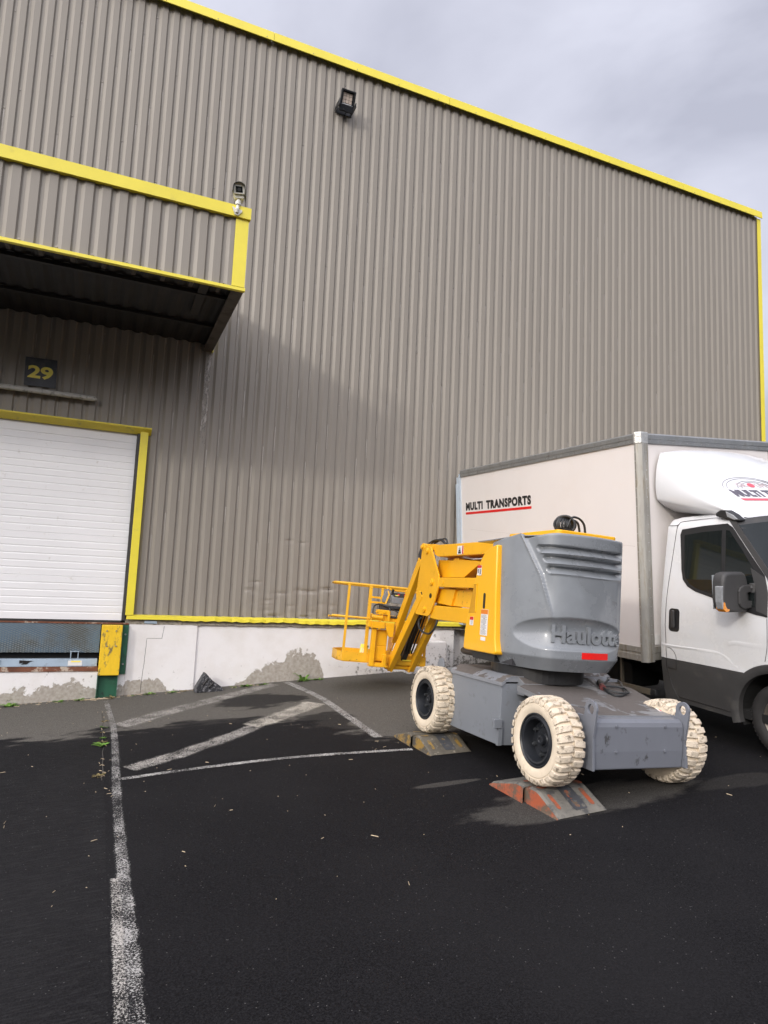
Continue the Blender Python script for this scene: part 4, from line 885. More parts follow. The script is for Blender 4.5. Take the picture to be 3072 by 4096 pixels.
# bonnet (sloping cover between the wheels)
mb = MB(); Bz = lambda y: .530 + (y + .16) * (.655 - .530) / .90
def bon(x, y, d): return (x, y, Bz(y) + .012 - d)
sheet(mb, [(.14, -.10), (.215, -.165), (1.12, -.165), (1.19, -.10), (1.385, .60), (1.30, .80), (.50, .84), (.36, .72), (.12, .56)], bon, .25, .012)
mb.prism([(-.10, Bz(-.10) + .012), (.60, Bz(.60) + .012), (.60, Bz(.6) - .035), (-.06, Bz(-.1) - .035)], 0, .128, .138)
bn = lp(mb, 'bonnet', M['dustier'], bevel=.002)
mb = MB(); mb.prism([(.80, .675), (.84, .715), (.86, .715), (.86, .67)], 0, .58, 1.30); mb.box(.52, 1.36, .855, 1.10, .708, .716); mb.prism([(.88, .716), (.94, .742), (.96, .742), (.96, .716)], 0, .60, 1.38); mb.box(1.30, 1.40, .80, 1.05, .672, .700)
lp(mb, 'raised_flap', M['dusty'], bn, bevel=.002)
for x, y in ((.30, .0), (1.05, .06)): lp(MB().box(x, x + .06, y, y + .02, Bz(y) + .0125, Bz(y) + .02), 'clip', M['chrome'], bn)
mb = MB(); sheet(mb, [(1.165, .205), (1.255, .215), (1.19, -.05), (1.05, -.065)], lambda a, b, d: (a, b, Bz(b) + .0135 - d), .2, .001); st = lp(mb, 'warning_label', M['white'], bn)
mb = MB(); sheet(mb, [(1.17, .19), (1.235, .195), (1.20, .085), (1.13, .085)], lambda a, b, d: (a, b, Bz(b) + .0148 - d), .2, .001); sheet(mb, [(1.115, .045), (1.20, .05), (1.175, -.045), (1.07, -.055)], lambda a, b, d: (a, b, Bz(b) + .0148 - d), .2, .001); lp(mb, 'red_arrow', M['redpaint'], bn)
# turntable
lp(MB().cyl((.60, .98, 0), .42, .66, .80, 2, 48), 'turntable', M['black'])
lp(MB().prism([(.16, .80), (1.08, .80), (1.08, 1.86), (.45, 1.86), (.20, 1.80)], 1, .74, 1.12), 'engine_housing', M['darksteel'])
# hood --------------------------------------------------------------
PL = catmull([(.088, 1.04), (.094, .915), (.112, .82), (.146, .68), (.20, .52), (.272, .405), (.38, .355), (.60, .322), (.80, .338), (.93, .368), (1.02, .405), (1.075, .47), (1.10, .60), (1.11, .85), (1.11, 1.45)], 14)
cum = [0]
for a, b in zip(PL, PL[1:]): cum.append(cum[-1] + (b - a).length)
STOT = cum[-1]
def plan(s):
    s = max(0, min(STOT - 1e-6, s)); lo, hi = 0, len(cum) - 1
    while hi - lo > 1:
        mid = (lo + hi) // 2
        if cum[mid] <= s: lo = mid
        else: hi = mid
    t_ = (s - cum[lo]) / (cum[hi] - cum[lo]); p = PL[lo].lerp(PL[hi], t_); d = (PL[hi] - PL[lo]).normalized(); return p, Vector((-d.y, d.x))   # inward normal
def s_at(x, y):
    return min((abs(PL[i].x - x) + abs(PL[i].y - y), cum[i]) for i in range(len(PL)))[1]
S_r = s_at(.152, .66)
chan = [(S_r, 1.93), (s_at(.182, .561), 1.775), (s_at(.222, .463), 1.59), (s_at(.258, .42), 1.42), (s_at(.31, .385), 1.235)]
def chan_s(z):
    if z >= chan[0][1]: return chan[0][0] - (z - chan[0][1]) * .3
    for (s0, z0), (s1, z1) in zip(chan, chan[1:]):
        if z1 <= z <= z0: return s0 + (s1 - s0) * (z0 - z) / (z0 - z1)
    return None
def ss(x, a, b):
    t_ = max(0, min(1, (x - a) / (b - a))); return t_ * t_ * (3 - 2 * t_)
def ztop(s):
    f = s / S_r
    if f < 1: return 1.882 + .072 * min(1, f / .9) - .010 * max(0, (f - .9) / .1)
    zt = 1.908 + .044 * ss(s, S_r, S_r + .35) + .004
    return zt
LOUV = [(1.822, s_at(.197, .52)), (1.736, s_at(.222, .465)), (1.648, s_at(.245, .435))]
s_lr = s_at(1.035, .42)
def hood_d(s, z):
    d = 0
    # step along the diagonal channel: right of it lies lower
    c = chan_s(z)
    if c is not None:
        w_ = .020 * ss(z, 1.23, 1.6) + .004
        d += (.016 * ss(z, 1.20, 1.5) + .004) * (ss(s, c - .008, c + .006) - ss(s, c + .02, c + .16)) 
        d -= .011 * math.exp(-((s - c + .016) / .008) ** 2) * ss(z, 1.2, 1.4)
    for (zc, sl) in LOUV:
        e = ss(s, sl - .012 + abs(z - zc) * .5, sl + .022 + abs(z - zc) * .5) * (1 - ss(s, s_lr - .01, s_lr + .012))
        u = (z - zc) + .004 * math.sin((s - sl) * 3)
        # sharp overhang on top, sloping floor
        g = (1 - ss(u, .018, .030)) * ss(u, -.040, .012)
        d += .046 * e * g
        d -= .010 * e * math.exp(-((u + .043) / .006) ** 2)
    # scooped oval behind the letters
    sc0 = s_at(.66, .325); du = (s - sc0 + .15) / .60; dz = (z - 1.095) / .150
    r2 = du * du + dz * dz
    if r2 < 1 and z > .968: d += min(1, (z - .968) / .02) * .070 * (1 - r2) ** .8 * (.55 + .45 * ss(z, .95, 1.2))
    # rolled rib down the right hand corner
    d -= .012 * math.exp(-((s - s_lr - .018) / .014) ** 2) * ss(z, .95, 1.05)
    # skirt
    if z < .90: d += .075 * (.90 - z) / .11
    zt = ztop(s)
    if z > zt - .014: d += .010 * ((z - zt + .014) / .014) ** 2
    return d
def hoodP(s, z, extra=0):
    p, n = plan(s); q = p + n * (hood_d(s, z) + extra)
    return (q.x, q.y, z)
mb = MB(); ns, nz_ = 230, 150
ss_ = [STOT * i / ns for i in range(ns + 1)]
ss_ += [S_r - .012, S_r + .012]; ss_ = sorted(ss_); ns = len(ss_) - 1
vs = []
for j in range(nz_ + 1):
    for s in ss_:
        zt = ztop(s); z = .79 + (zt - .79) * j / nz_
        # keep rows at constant height below the top edge
        zz = .79 + (1.955 - .79) * j / nz_; z = zz if zz < zt - .03 else (zt - .03) + (zz - (zt - .03)) * .03 / max(1.955 - (zt - .03), 1e-6)
        vs.append(hoodP(s, z))
mb.add(vs, [(j * (ns + 1) + i, j * (ns + 1) + i + 1, (j + 1) * (ns + 1) + i + 1, (j + 1) * (ns + 1) + i) for j in range(nz_) for i in range(ns)])
hood = lp(mb, 'hood', M['grey'], smooth=True, angle=50)
mb = MB(); top = [hoodP(s, ztop(s) - .002) for s in ss_ if s > S_r + .01]
poly = [(p[0], p[1]) for p in top[::3]] + [(1.08, 1.5), (.20, 1.5), (.16, .72)]
sheet(mb, poly, lambda a, b, d: (a, b, 1.925 - d + .012 * math.exp(-((b - .7) / .4) ** 2)), .2, .01)
lp(mb, 'hood_top', M['grey'], hood, smooth=True)
# raised letters
mb = MB()
sH = s_at(.297, .392); sE = s_at(1.038, .418)
def lett(u, v, w_):
    s = sH + u * (sE - sH); z = 1.030 + v * .148
    p, n = plan(s); base = .045 if w_ < 0 else -.012
    d0 = min(hood_d(min(s, s_lr - .035), q_) for q_ in (1.03, 1.06, 1.17, 1.19))
    q = p + n * (d0 + base); return (q.x, q.y, z)
text_into(mb, 'Haulotte', lett, bold=.032, extrude=.02, size=1, spacing=1.04)
lp(mb, 'lettering', M['grey'], hood, bevel=.003, seg=2)
mb = MB(); sr0 = s_at(.575, .324); sr1 = s_at(.866, .35)
sheet(mb, [(sr0, .909), (sr1, .909), (sr1, .963), (sr0, .963)], lambda a, b, d: (lambda p, n: (p.x + n.x * (-.004 + d), p.y + n.y * (-.004 + d), b))(*plan(a)), .03, .006); lp(mb, 'red_reflector', M['red'], hood)
# yellow cover plate and coiled cable on top
mb = MB()
mb.prism(rrect(.33, .985, .405, 1.18, .05), 2, 1.945, 1.992); lp(mb, 'top_plate', M['orange_cover'], bevel=.01, seg=3)
mb = MB(); mb.box(.50, .60, .56, .62, 1.985, 2.02).box(.505, .595, .555, .56, 2.005, 2.03); lp(mb, 'cable_hook', M['black'])
mb = MB(); rn = random.Random(2)
for k in range(9):
    th = math.radians(-38 + 13 * k); cx_ = .545 + .010 * k; cy_ = .60 + .008 * k; R_ = .088 + .008 * math.sin(k * 1.9); e_ = .075 + .006 * math.cos(k * 2.3); pts = []
    for i in range(26):
        a = 2 * PI * i / 26; pts.append((cx_ + R_ * math.cos(a) * math.cos(th), cy_ + R_ * math.cos(a) * math.sin(th), 2.068 + e_ * math.sin(a) + rn.uniform(-.0015, .0015)))
    mb.tube(pts, .0105, 8, closed=True)
mb.tube(catmull([(.56, .58, 2.05), (.60, .57, 2.135), (.67, .56, 2.135), (.73, .56, 2.085), (.755, .57, 2.0)], 6), .0105, 8); mb.tube(catmull([(.54, .60, 2.06), (.60, .60, 2.115), (.68, .59, 2.10), (.72, .60, 2.0)], 6), .0105, 8)
cw = mb.build('cable_coil', M['cable'], lift, smooth=True); cw.parent = None; cw.matrix_world = LF; cw.matrix_basis = LF; tag(cw, 'black cable coiled on the yellow top plate of the boom lift', 'cable')
# side cover (yellow)
out2 = [(.905, 1.852), (.96, 1.842), (1.02, 1.828), (1.10, 1.79), (1.16, 1.735), (1.20, 1.68), (1.236, 1.60), (1.275, 1.46), (1.33, 1.27), (1.392, 1.06), (1.402, .90), (1.395, .875), (1.36, .868), (.85, .868), (.835, .89), (.86, 1.0), (.885, 1.4)]
mb = MB(); mb.prism(out2, 0, .045, .36); sc_ = lp(mb, 'side_cover', M['orange_cover'], bevel=.028, seg=4, smooth=True, angle=60)
# hollow of the handle: flat plate, its shade painted as darker yellow, with a raised lip
mb = MB(); mb.prism([(1.203, 1.492), (1.262, 1.492), (1.335, 1.21), (1.205, 1.225)], 0, .0425, .046)
pk = lp(mb, 'pocket_shade_plate', mat('pocket_shade_yellow', (.58, .28, .008), .5), sc_, bevel=.003)
mb = MB(); mb.prism([(1.203, 1.492), (1.210, 1.492), (1.213, 1.222), (1.203, 1.225)], 0, .036, .046); mb.prism([(1.203, 1.492), (1.262, 1.492), (1.262, 1.484), (1.203, 1.484)], 0, .036, .046); lp(mb, 'pocket_lip', M['orange_cover'], sc_, bevel=.002)
mb = MB(); mb.prism([(y, z) for y, z in [(1.067 + .017 * math.cos(a), 1.335 + (.055 if math.sin(a) > 0 else -.055) + .017 * math.sin(a)) for a in [2 * PI * k / 24 for k in range(24)]]], 0, .041, .046); lp(mb, 'slot', M['ink'], sc_)
def lab(name, y0, y1, z0, z1, m, x=.0425, par=None, t=.002): return lp(MB().box(x - t, x, y0, y1, z0, z1), name, m, par or sc_)
a = lab('instruction_label', .985, 1.105, 1.022, 1.258, M['white']); lab('orange_header', .987, 1.103, 1.215, 1.256, mat('label_orange', (.70, .20, .02), .4), x=.0403, t=.001)
mb = MB(); rn = random.Random(6)
for i in range(24):
    z = 1.205 - i * .0075
    if i in (4, 11, 17): mb.box(.0395, .0402, 1.03, 1.06, z - .002, z + .002); continue
    mb.box(.0398, .0403, .995 + rn.uniform(0, .02), 1.098, z - .0011, z + .0011)
lp(mb, 'label_print', M['slate'], sc_)
lab('warning_label', 1.235, 1.298, 1.10, 1.18, M['white']); lab('red_header', 1.237, 1.296, 1.150, 1.179, M['redpaint'], x=.0403, t=.001)
lab('serial_label', 1.01, 1.09, .975, 1.008, M['white']); lab('top_warning_label', 1.142, 1.215, 1.57, 1.665, M['white']); lab('red_header', 1.144, 1.213, 1.640, 1.664, M['redpaint'], x=.0403, t=.001)
mb = MB(); mb.box(.0395, .0402, 1.15, 1.165, 1.58, 1.63).box(.0395, .0402, 1.175, 1.18, 1.575, 1.635).box(.0395, .0402, 1.19, 1.205, 1.59, 1.63).box(.0395, .0402, 1.25, 1.255, 1.105, 1.145).box(.0395, .0402, 1.27, 1.275, 1.105, 1.145); lp(mb, 'pictogram', M['slate'], sc_)
mb = MB(); mb.lathe([(.85, .001), (.85, .035), (1.64, .035), (1.66, .030), (1.66, .026), (1.55, .026), (1.55, .001)], (.20, 0, .835), 1, 24); lp(mb, 'exhaust_pipe', M['bronze'], smooth=True)
mb = MB(); mb.prism([(.93, .89), (1.36, .89), (1.30, .80), (.93, .80)], 0, .1, .5); lp(mb, 'underside', M['black'])
# booms ---------------------------------------------------------------
mb = MB(); mb.prism([(2.93, 1.972), (1.0, 1.955), (1.0, 1.828), (2.80, 1.828), (2.90, 1.86)], 0, .44, .76); ub = lp(mb, 'upper_boom', M['orange'], bevel=.008, seg=2)
lab('warning_label', 2.20, 2.335, 1.842, 1.937, M['white'], x=.4385, par=ub); lab('red_edge', 2.201, 2.225, 1.843, 1.936, M['redpaint'], x=.4363, par=ub, t=.001)
mb = MB(); mb.box(.4355, .4362, 2.25, 2.31, 1.85, 1.872).box(.4355, .4362, 2.265, 2.272, 1.875, 1.915).box(.4355, .4362, 2.28, 2.287, 1.875, 1.925).box(.4355, .4362, 2.295, 2.302, 1.875, 1.91).box(.4355, .4362, 2.262, 2.305, 1.875, 1.888); lp(mb, 'pictogram', M['ink'], ub)
pl = [(3.160, 1.985), (3.10, 1.990), (3.05, 1.972), (2.935, 1.945), (2.905, 1.90), (2.686, 1.604), (2.676, 1.47), (2.765, 1.27), (2.83, 1.165), (2.865, 1.128), (2.92, 1.118), (3.222, 1.128), (3.243, 1.38), (3.20, 1.66)]
for x0 in (.405, .775):
    mb = MB(); mb.prism(pl, 0, x0, x0 + .02); pp = lp(mb, 'elbow_plate', M['orange'], bevel=.003)
    xo = x0 - .001 if x0 < .5 else x0 + .021
    for (y, z, r) in ((3.015, 1.900, .036), (2.842, 1.522, .040), (2.990, 1.195, .038)):
        q = MB(); q.cyl((0, y, z), r, xo - .018, xo + .018, 0, 24); q.cyl((0, y, z), r * .55, xo - .024, xo + .024, 0, 20); lp(q, 'pin', M['orange'], pp, bevel=.002)
    for (y, z) in ((3.103, 1.372), (2.850, 1.362)):
        q = MB(); q.cyl((0, y, z), .030, xo - .0022, xo + .0022, 0, 20); lp(q, 'hole', M['ink'], pp)
q = MB(); q.tube([(.40, 3.145, 1.955), (.80, 3.145, 1.955)], .045, 18); q.tube([(.38, 3.145, 1.955), (.42, 3.145, 1.955)], .025, 12); q.box(.43, .77, 2.93, 3.10, 1.91, 1.985); lp(q, 'pivot_tube', M['orange'], bevel=.003)
mb = MB(); mb.prism([(2.84, 1.577), (1.0, 1.577), (1.0, 1.468), (2.82, 1.468), (2.875, 1.50), (2.875, 1.55)], 0, .412, .475); mb.prism([(2.84, 1.577), (1.0, 1.577), (1.0, 1.468), (2.82, 1.468)], 0, .725, .788); lp(mb, 'middle_arm', M['orange'], bevel=.006)
q = MB(); q.cyl((0, 2.585, 1.522), .022, .406, .412, 0, 16); lp(q, 'pin', M['orange'])
mb = MB(); mb.prism([(2.90, 1.100), (2.79, 1.252), (1.0, 1.252), (1.0, 1.085), (2.72, 1.090)], 0, .430, .770); lp(mb, 'lower_boom', M['orange'], bevel=.008)
mb = MB(); mb.prism([(2.52, 1.790), (2.53, 1.80), (1.95, 1.765), (1.93, 1.74), (2.26, 1.586), (2.79, 1.586), (2.79, 1.60)], 0, .50, .70)
mb.prism([(2.93, 1.80), (2.56, 1.787), (2.76, 1.60), (2.93, 1.60)], 0, .52, .68); mb.box(.5, .70, 2.40, 2.50, 1.79, 1.812)
mb.prism([(2.82, 1.462), (2.38, 1.445), (2.46, 1.262), (2.95, 1.29)], 0, .47, .73); lp(mb, 'link_block', M['orange'], bevel=.006)
mb = MB(); mb.prism([(2.40, 1.44), (2.10, 1.46), (1.9, 1.38), (2.02, 1.255), (2.46, 1.262)], 0, .50, .70); lp(mb, 'lower_link', M['orange_worn'], bevel=.006)
mb = MB(); mb.tube([(.6, 2.35, 1.40), (.6, 1.8, 1.62)], .04, 14); lp(mb, 'lift_cylinder', M['darksteel'], smooth=True)
mb = MB(); mb.box(.755, .765, 1.9, 2.6, 1.62, 1.82); lp(mb, 'far_panel', M['orange'])
mb = MB()
for i, y in enumerate((2.02, 2.10, 2.18)): mb.box(.752, .7545, y, y + .02, 1.735, 1.79)
lp(mb, 'side_lettering', M['ink'])
# upper jib arms and parallelogram going down to the basket
for x0 in (.405, .715):
    mb = MB(); mb.bar((x0 + .04, 3.215, 1.80), (x0 + .04, 3.915, .745), .075, .100); lp(mb, 'jib_upper_arm', M['orange'], bevel=.005)
    mb = MB(); mb.bar((x0 + .03, 3.10, 1.38), (x0 + .03, 3.955, .380), .075, .105); lp(mb, 'jib_lower_arm', M['orange'], bevel=.005)
mb = MB(); mb.prism([(3.10, 1.62), (3.24, 1.62), (4.00, .55), (3.86, .50)], 0, .56, .63); lp(mb, 'hose_carrier', M['darksteel'])
mb = MB()
for k in range(5):
    x = .50 + k * .035; mb.tube(catmull([(x, 3.12, 1.75), (x + .01, 3.30, 1.38), (x - .01, 3.45, 1.02), (x, 3.62, .80), (x + .02, 3.78, .60)], 6), .011, 7)
lp(mb, 'hose', M['cable'], smooth=True)
mb = MB(); mb.tube([(.38, 3.945, .405), (.80, 3.945, .405)], .036, 16); mb.tube([(.36, 3.93, .40), (.39, 3.93, .40)], .026, 12); lp(mb, 'cross_tube', M['orange'], smooth=True)
mb = MB()
for x0 in (.44, .70): mb.prism([(3.82, .80), (3.90, .82), (4.06, .80), (4.10, .36), (3.90, .34), (3.86, .46), (3.97, .60)], 0, x0, x0 + .018)
lp(mb, 'jib_head', M['orange'], bevel=.003)
mb = MB(); mb.tube(catmull([(.40, 3.02, 1.10), (.39, 3.08, 1.05), (.385, 3.05, .975), (.385, 2.93, .925), (.385, 2.77, .925), (.385, 2.65, 1.0), (.40, 2.63, 1.09)], 8), .012, 8); lp(mb, 'loop_hose', M['cable'], smooth=True)
mb = MB()
for k in range(3): mb.tube(catmull([(.48 + k * .02, 3.21 - k * .03, 1.97), (.50 + k * .03, 3.15 - k * .03, 2.02 + k * .004), (.52 + k * .05, 3.02 - k * .02, 2.050 + k * .012), (.53 + k * .05, 2.88 + k * .02, 2.025 - k * .012), (.54 + k * .05, 2.79 + k * .04, 1.965)], 6), .0105, 8)
lp(mb, 'elbow_hose', M['cable'], smooth=True)
mb = MB(); mb.prism([(3.18, 1.97), (3.24, 1.95), (3.30, 1.87), (3.29, 1.82), (3.22, 1.80), (3.17, 1.85)], 0, .42, .432)
lp(mb, 'chain_plate', M['darksteel'], bevel=.003)
# ---- basket
BF = Matrix.Translation((-.205, 4.0, .445)) @ Matrix.Rotation(math.radians(-9), 4, 'Z') @ Matrix.Rotation(math.radians(.8), 4, 'Y')
bk = bpy.data.objects.new('basket', None); COL.objects.link(bk); bk.parent = lift; bk.matrix_basis = BF
def bp_(mb, name, m, **k): return mb.build(name, m, bk, **k)
BW, BDp = 1.12, .72
plan_b = [(-.06, .16), (0, .0)] + [(x, 0) for x in (.3, .8)] + [(BW, -.0), (BW + .0, .55), (BW - .12, BDp), (.12, BDp), (-.06, .50)]
mb = MB()
n = len(plan_b)
for i in range(n):
    a = plan_b[i]; b = plan_b[(i + 1) % n]; d = Vector((b[0] - a[0], b[1] - a[1])).normalized(); q = Vector((-d.y, d.x)) * .006
    mb.add([(a[0], a[1], 0), (b[0], b[1], 0), (b[0] + q.x, b[1] + q.y, 0), (a[0] + q.x, a[1] + q.y, 0), (a[0], a[1], .125), (b[0], b[1], .125), (b[0] + q.x, b[1] + q.y, .125), (a[0] + q.x, a[1] + q.y, .125)], [(0, 3, 2, 1), (4, 5, 6, 7), (0, 1, 5, 4), (1, 2, 6, 5), (2, 3, 7, 6), (3, 0, 4, 7)])
bp_(mb, 'toe_board', M['orange_worn'])
mb = MB(); mb.prism(plan_b, 2, .004, .016); bp_(mb, 'floor', M['orange_worn'])
def rail(z, r=.016, pts=None, name='guard_rail', m='orange_worn'):
    mb = MB(); P_ = [(p[0], p[1], z) for p in (pts or plan_b)]; mb.tube(P_, r, 8, closed=pts is None); return bp_(mb, name, M[m])
up = [(-.19, .10), (-.02, .03), (.3, .01), (.8, .01), (BW, .02), (BW, .55), (BW - .15, BDp), (.1, BDp), (-.14, .52)]
rail(1.005, .016, up + [up[0]]); rail(.572, .014, [(-.18, .12), (0, .02), (.36, .0)]); rail(.548, .013, [(-.16, .50), (.1, BDp), (BW - .15, BDp), (BW, .5)])
for (x, y), s_ in zip([(-.005, .02), (.285, .01), (BW - .02, .03), (BW - .15, BDp - .01), (.62, BDp - .01)], (0, .006, 0, 0, 0)):
    q = MB(); q.box(x - .016 - s_, x + .016 + s_, y - .012, y + .012, .01, .995); bp_(q, 'post', M['orange_worn'], bevel=.003)
mb = MB(); mb.box(.285, .50, -.006, .012, .775, .80).box(.285, .52, -.006, .012, .84, .865).tube([(.50, .0, .995), (.53, -.02, .90), (.49, -.03, .78)], .013, 8); mb.box(.50, .56, .0, .02, .965, .99); mb.tube([(.56, .02, .965), (BW, .03, .965)], .012, 8); bp_(mb, 'console_frame', M['orange'])
# control console
mb = MB(); mb.prism([(.40, .79), (.46, .915), (.475, .93), (.475, .79)], 1, -.10, .0) if False else None
mb = MB(); mb.prism([(-.10, .795), (-.10, .875), (.08, .935), (.08, .795)], 0, .555, .83); cs = bp_(mb, 'control_console', M['grey'], bevel=.006)
mb = MB(); mb.prism([(-.095, .8775), (.075, .9345), (.075, .9365), (-.095, .8795)], 0, .585, .80); mb.build('panel', M['black'], cs)
for x, m_, r in ((.665, 'redpaint', .014), (.75, 'redpaint', .012), (.64, 'signy', .028)):
    q = MB(); zc = .902; q.cyl((x, -.01, 0), r, zc - .005, zc + (.024 if m_ == 'redpaint' else .006), 2, 14); q.build('button', M[m_], cs)
mb = MB(); mb.prism([(.45, .80), (.44, .85), (.50, .98), (.53, .98), (.535, .80)], 1, -.02, .02); bp_(mb, 'console_guard', M['grey_steel'], bevel=.004)
mb = MB(); mb.tube([(.575, .0, .90), (.585, -.01, .98)], .014, 10); mb.tube([(.578, -.0, .93), (.584, -.01, .972)], .016, 10); bp_(mb, 'joystick', M['black'])
# mast and rotator
mb = MB(); mb.box(.325, .385, -.11, -.05, -.03, .49).box(.385, .55, -.09, -.06, -.03, .02).box(.325, .56, -.10, .0, -.035, -.005).box(.50, .55, -.10, -.05, -.02, .13); bp_(mb, 'mast', M['orange'], bevel=.005)
mb = MB(); mb.box(.30, .48, -.15, -.02, .46, .545).box(.26, .30, -.13, -.04, .47, .55).prism([(.48, .54), (.60, .54), (.60, .36), (.54, .36), (.49, .48)], 1, -.16, -.12)
mb.box(.36, .52, -.16, -.06, .64, .70).box(.50, .53, -.17, -.13, .56, .69).box(.45, .72, -.12, -.04, .555, .635)
bp_(mb, 'rotator_bracket', M['orange'], bevel=.005)
mb = MB(); mb.tube([(.29, -.12, .60), (.44, -.12, .60)], .032, 14); mb.tube([(.29, -.12, .60), (.30, -.12, .60)], .045, 8); mb.tube([(.42, -.12, .60), (.44, -.12, .60)], .042, 14); bp_(mb, 'rotator_motor', M['orange'], smooth=True)
for x, z in ((.45, .672), (.345, .672), (.50, .10)):
    q = MB(); q.cyl((x, 0, z), .014, -.175, -.155, 1, 8); bp_(q, 'bolt', M['orange'])
mb = MB(); mb.box(.40, .55, -.05, .0, .04, .44).box(.405, .545, -.056, -.05, .24, .425).box(.405, .545, -.056, -.05, .06, .225); bp_(mb, 'tool_box', M['orange'], bevel=.003)
for i, (pts, r) in enumerate([([(.31, -.10, .62), (.33, -.08, .74), (.42, -.06, .77), (.56, -.07, .735), (.66, -.09, .74), (.72, -.07, .77)], .011), ([(.40, -.06, .77), (.50, -.08, .745), (.62, -.08, .70), (.70, -.10, .66), (.74, -.10, .62)], .008), ([(.53, -.10, .73), (.54, -.11, .69), (.55, -.10, .63), (.60, -.1, .58)], .009), ([(.60, -.12, .60), (.66, -.12, .67), (.70, -.1, .74)], .006), ([(.55, -.13, .615), (.74, -.13, .62)], .016)]):
    q = MB(); q.tube(catmull(pts, 5), r, 8); bp_(q, 'hose', M['cable'], smooth=True)
mb = MB(); mb.box(.42, .72, -.06, .04, .70, .76); bp_(mb, 'valve_block', M['darksteel'])
mb = MB(); mb.prism([(.205, .02), (.32, .02), (.325, .20), (.29, .20), (.285, .235), (.225, .235)], 1, .02, .05); dc = bp_(mb, 'manual_holder', M['signy'], bevel=.004)
mb = MB(); mb.box(.285, .325, .012, .019, .195, .22); mb.build('green_clip', M['green'], dc)
mb = MB(); mb.prism([(.215, .06), (.225, .06), (.245, .19), (.235, .19)], 1, .012, .019).prism([(.24, .05), (.25, .05), (.27, .18), (.26, .18)], 1, .012, .019).prism([(.29, .08), (.30, .08), (.31, .17), (.30, .17)], 1, .012, .019); mb.build('grey_print', M['white'], dc)
mb = MB(); mb.box(.80, .90, -.03, .0, .16, .21).box(.79, .91, -.035, .0, .06, .075); bp_(mb, 'footswitch_guard', M['trim'], bevel=.003)
# power lead lying on the bonnet
mb = MB(); bz = lambda x, y: Bz(y) + .024
pts = [(1.02, .60), (1.10, .66), (1.20, .735), (1.30, .818), (1.386, .834), (1.395, .766), (1.262, .583), (1.12, .40), (1.02, .32), (.94, .31), (.93, .40), (.98, .50)]
mb.tube(catmull([(x, y, bz(x, y)) for x, y in pts], 6), .0095, 8); mb.tube(catmull([(x, y, bz(x, y) + .012) for x, y in [(1.03, .58), (1.09, .55), (1.165, .54), (1.20, .48), (1.12, .36), (1.03, .345), (.97, .40), (.95, .46), (1.0, .54)]], 6), .0095, 8)
mb.tube([(1.06, .66, .69), (1.03, .61, .675), (1.0, .56, .665)], [.024, .030, .024], 10); mb.cur = 1; mb.tube([(1.0, .56, .665), (.965, .505, .655)], .027, 10)
o = mb.build('power_lead', [M['cable'], mat('maroon_plug', (.12, .03, .03), .5)], lift, smooth=True); o.parent = None; o.matrix_world = LF; o.matrix_basis = LF; tag(o, 'black power lead with a maroon plug looped on the grey bonnet of the boom lift', 'cable')
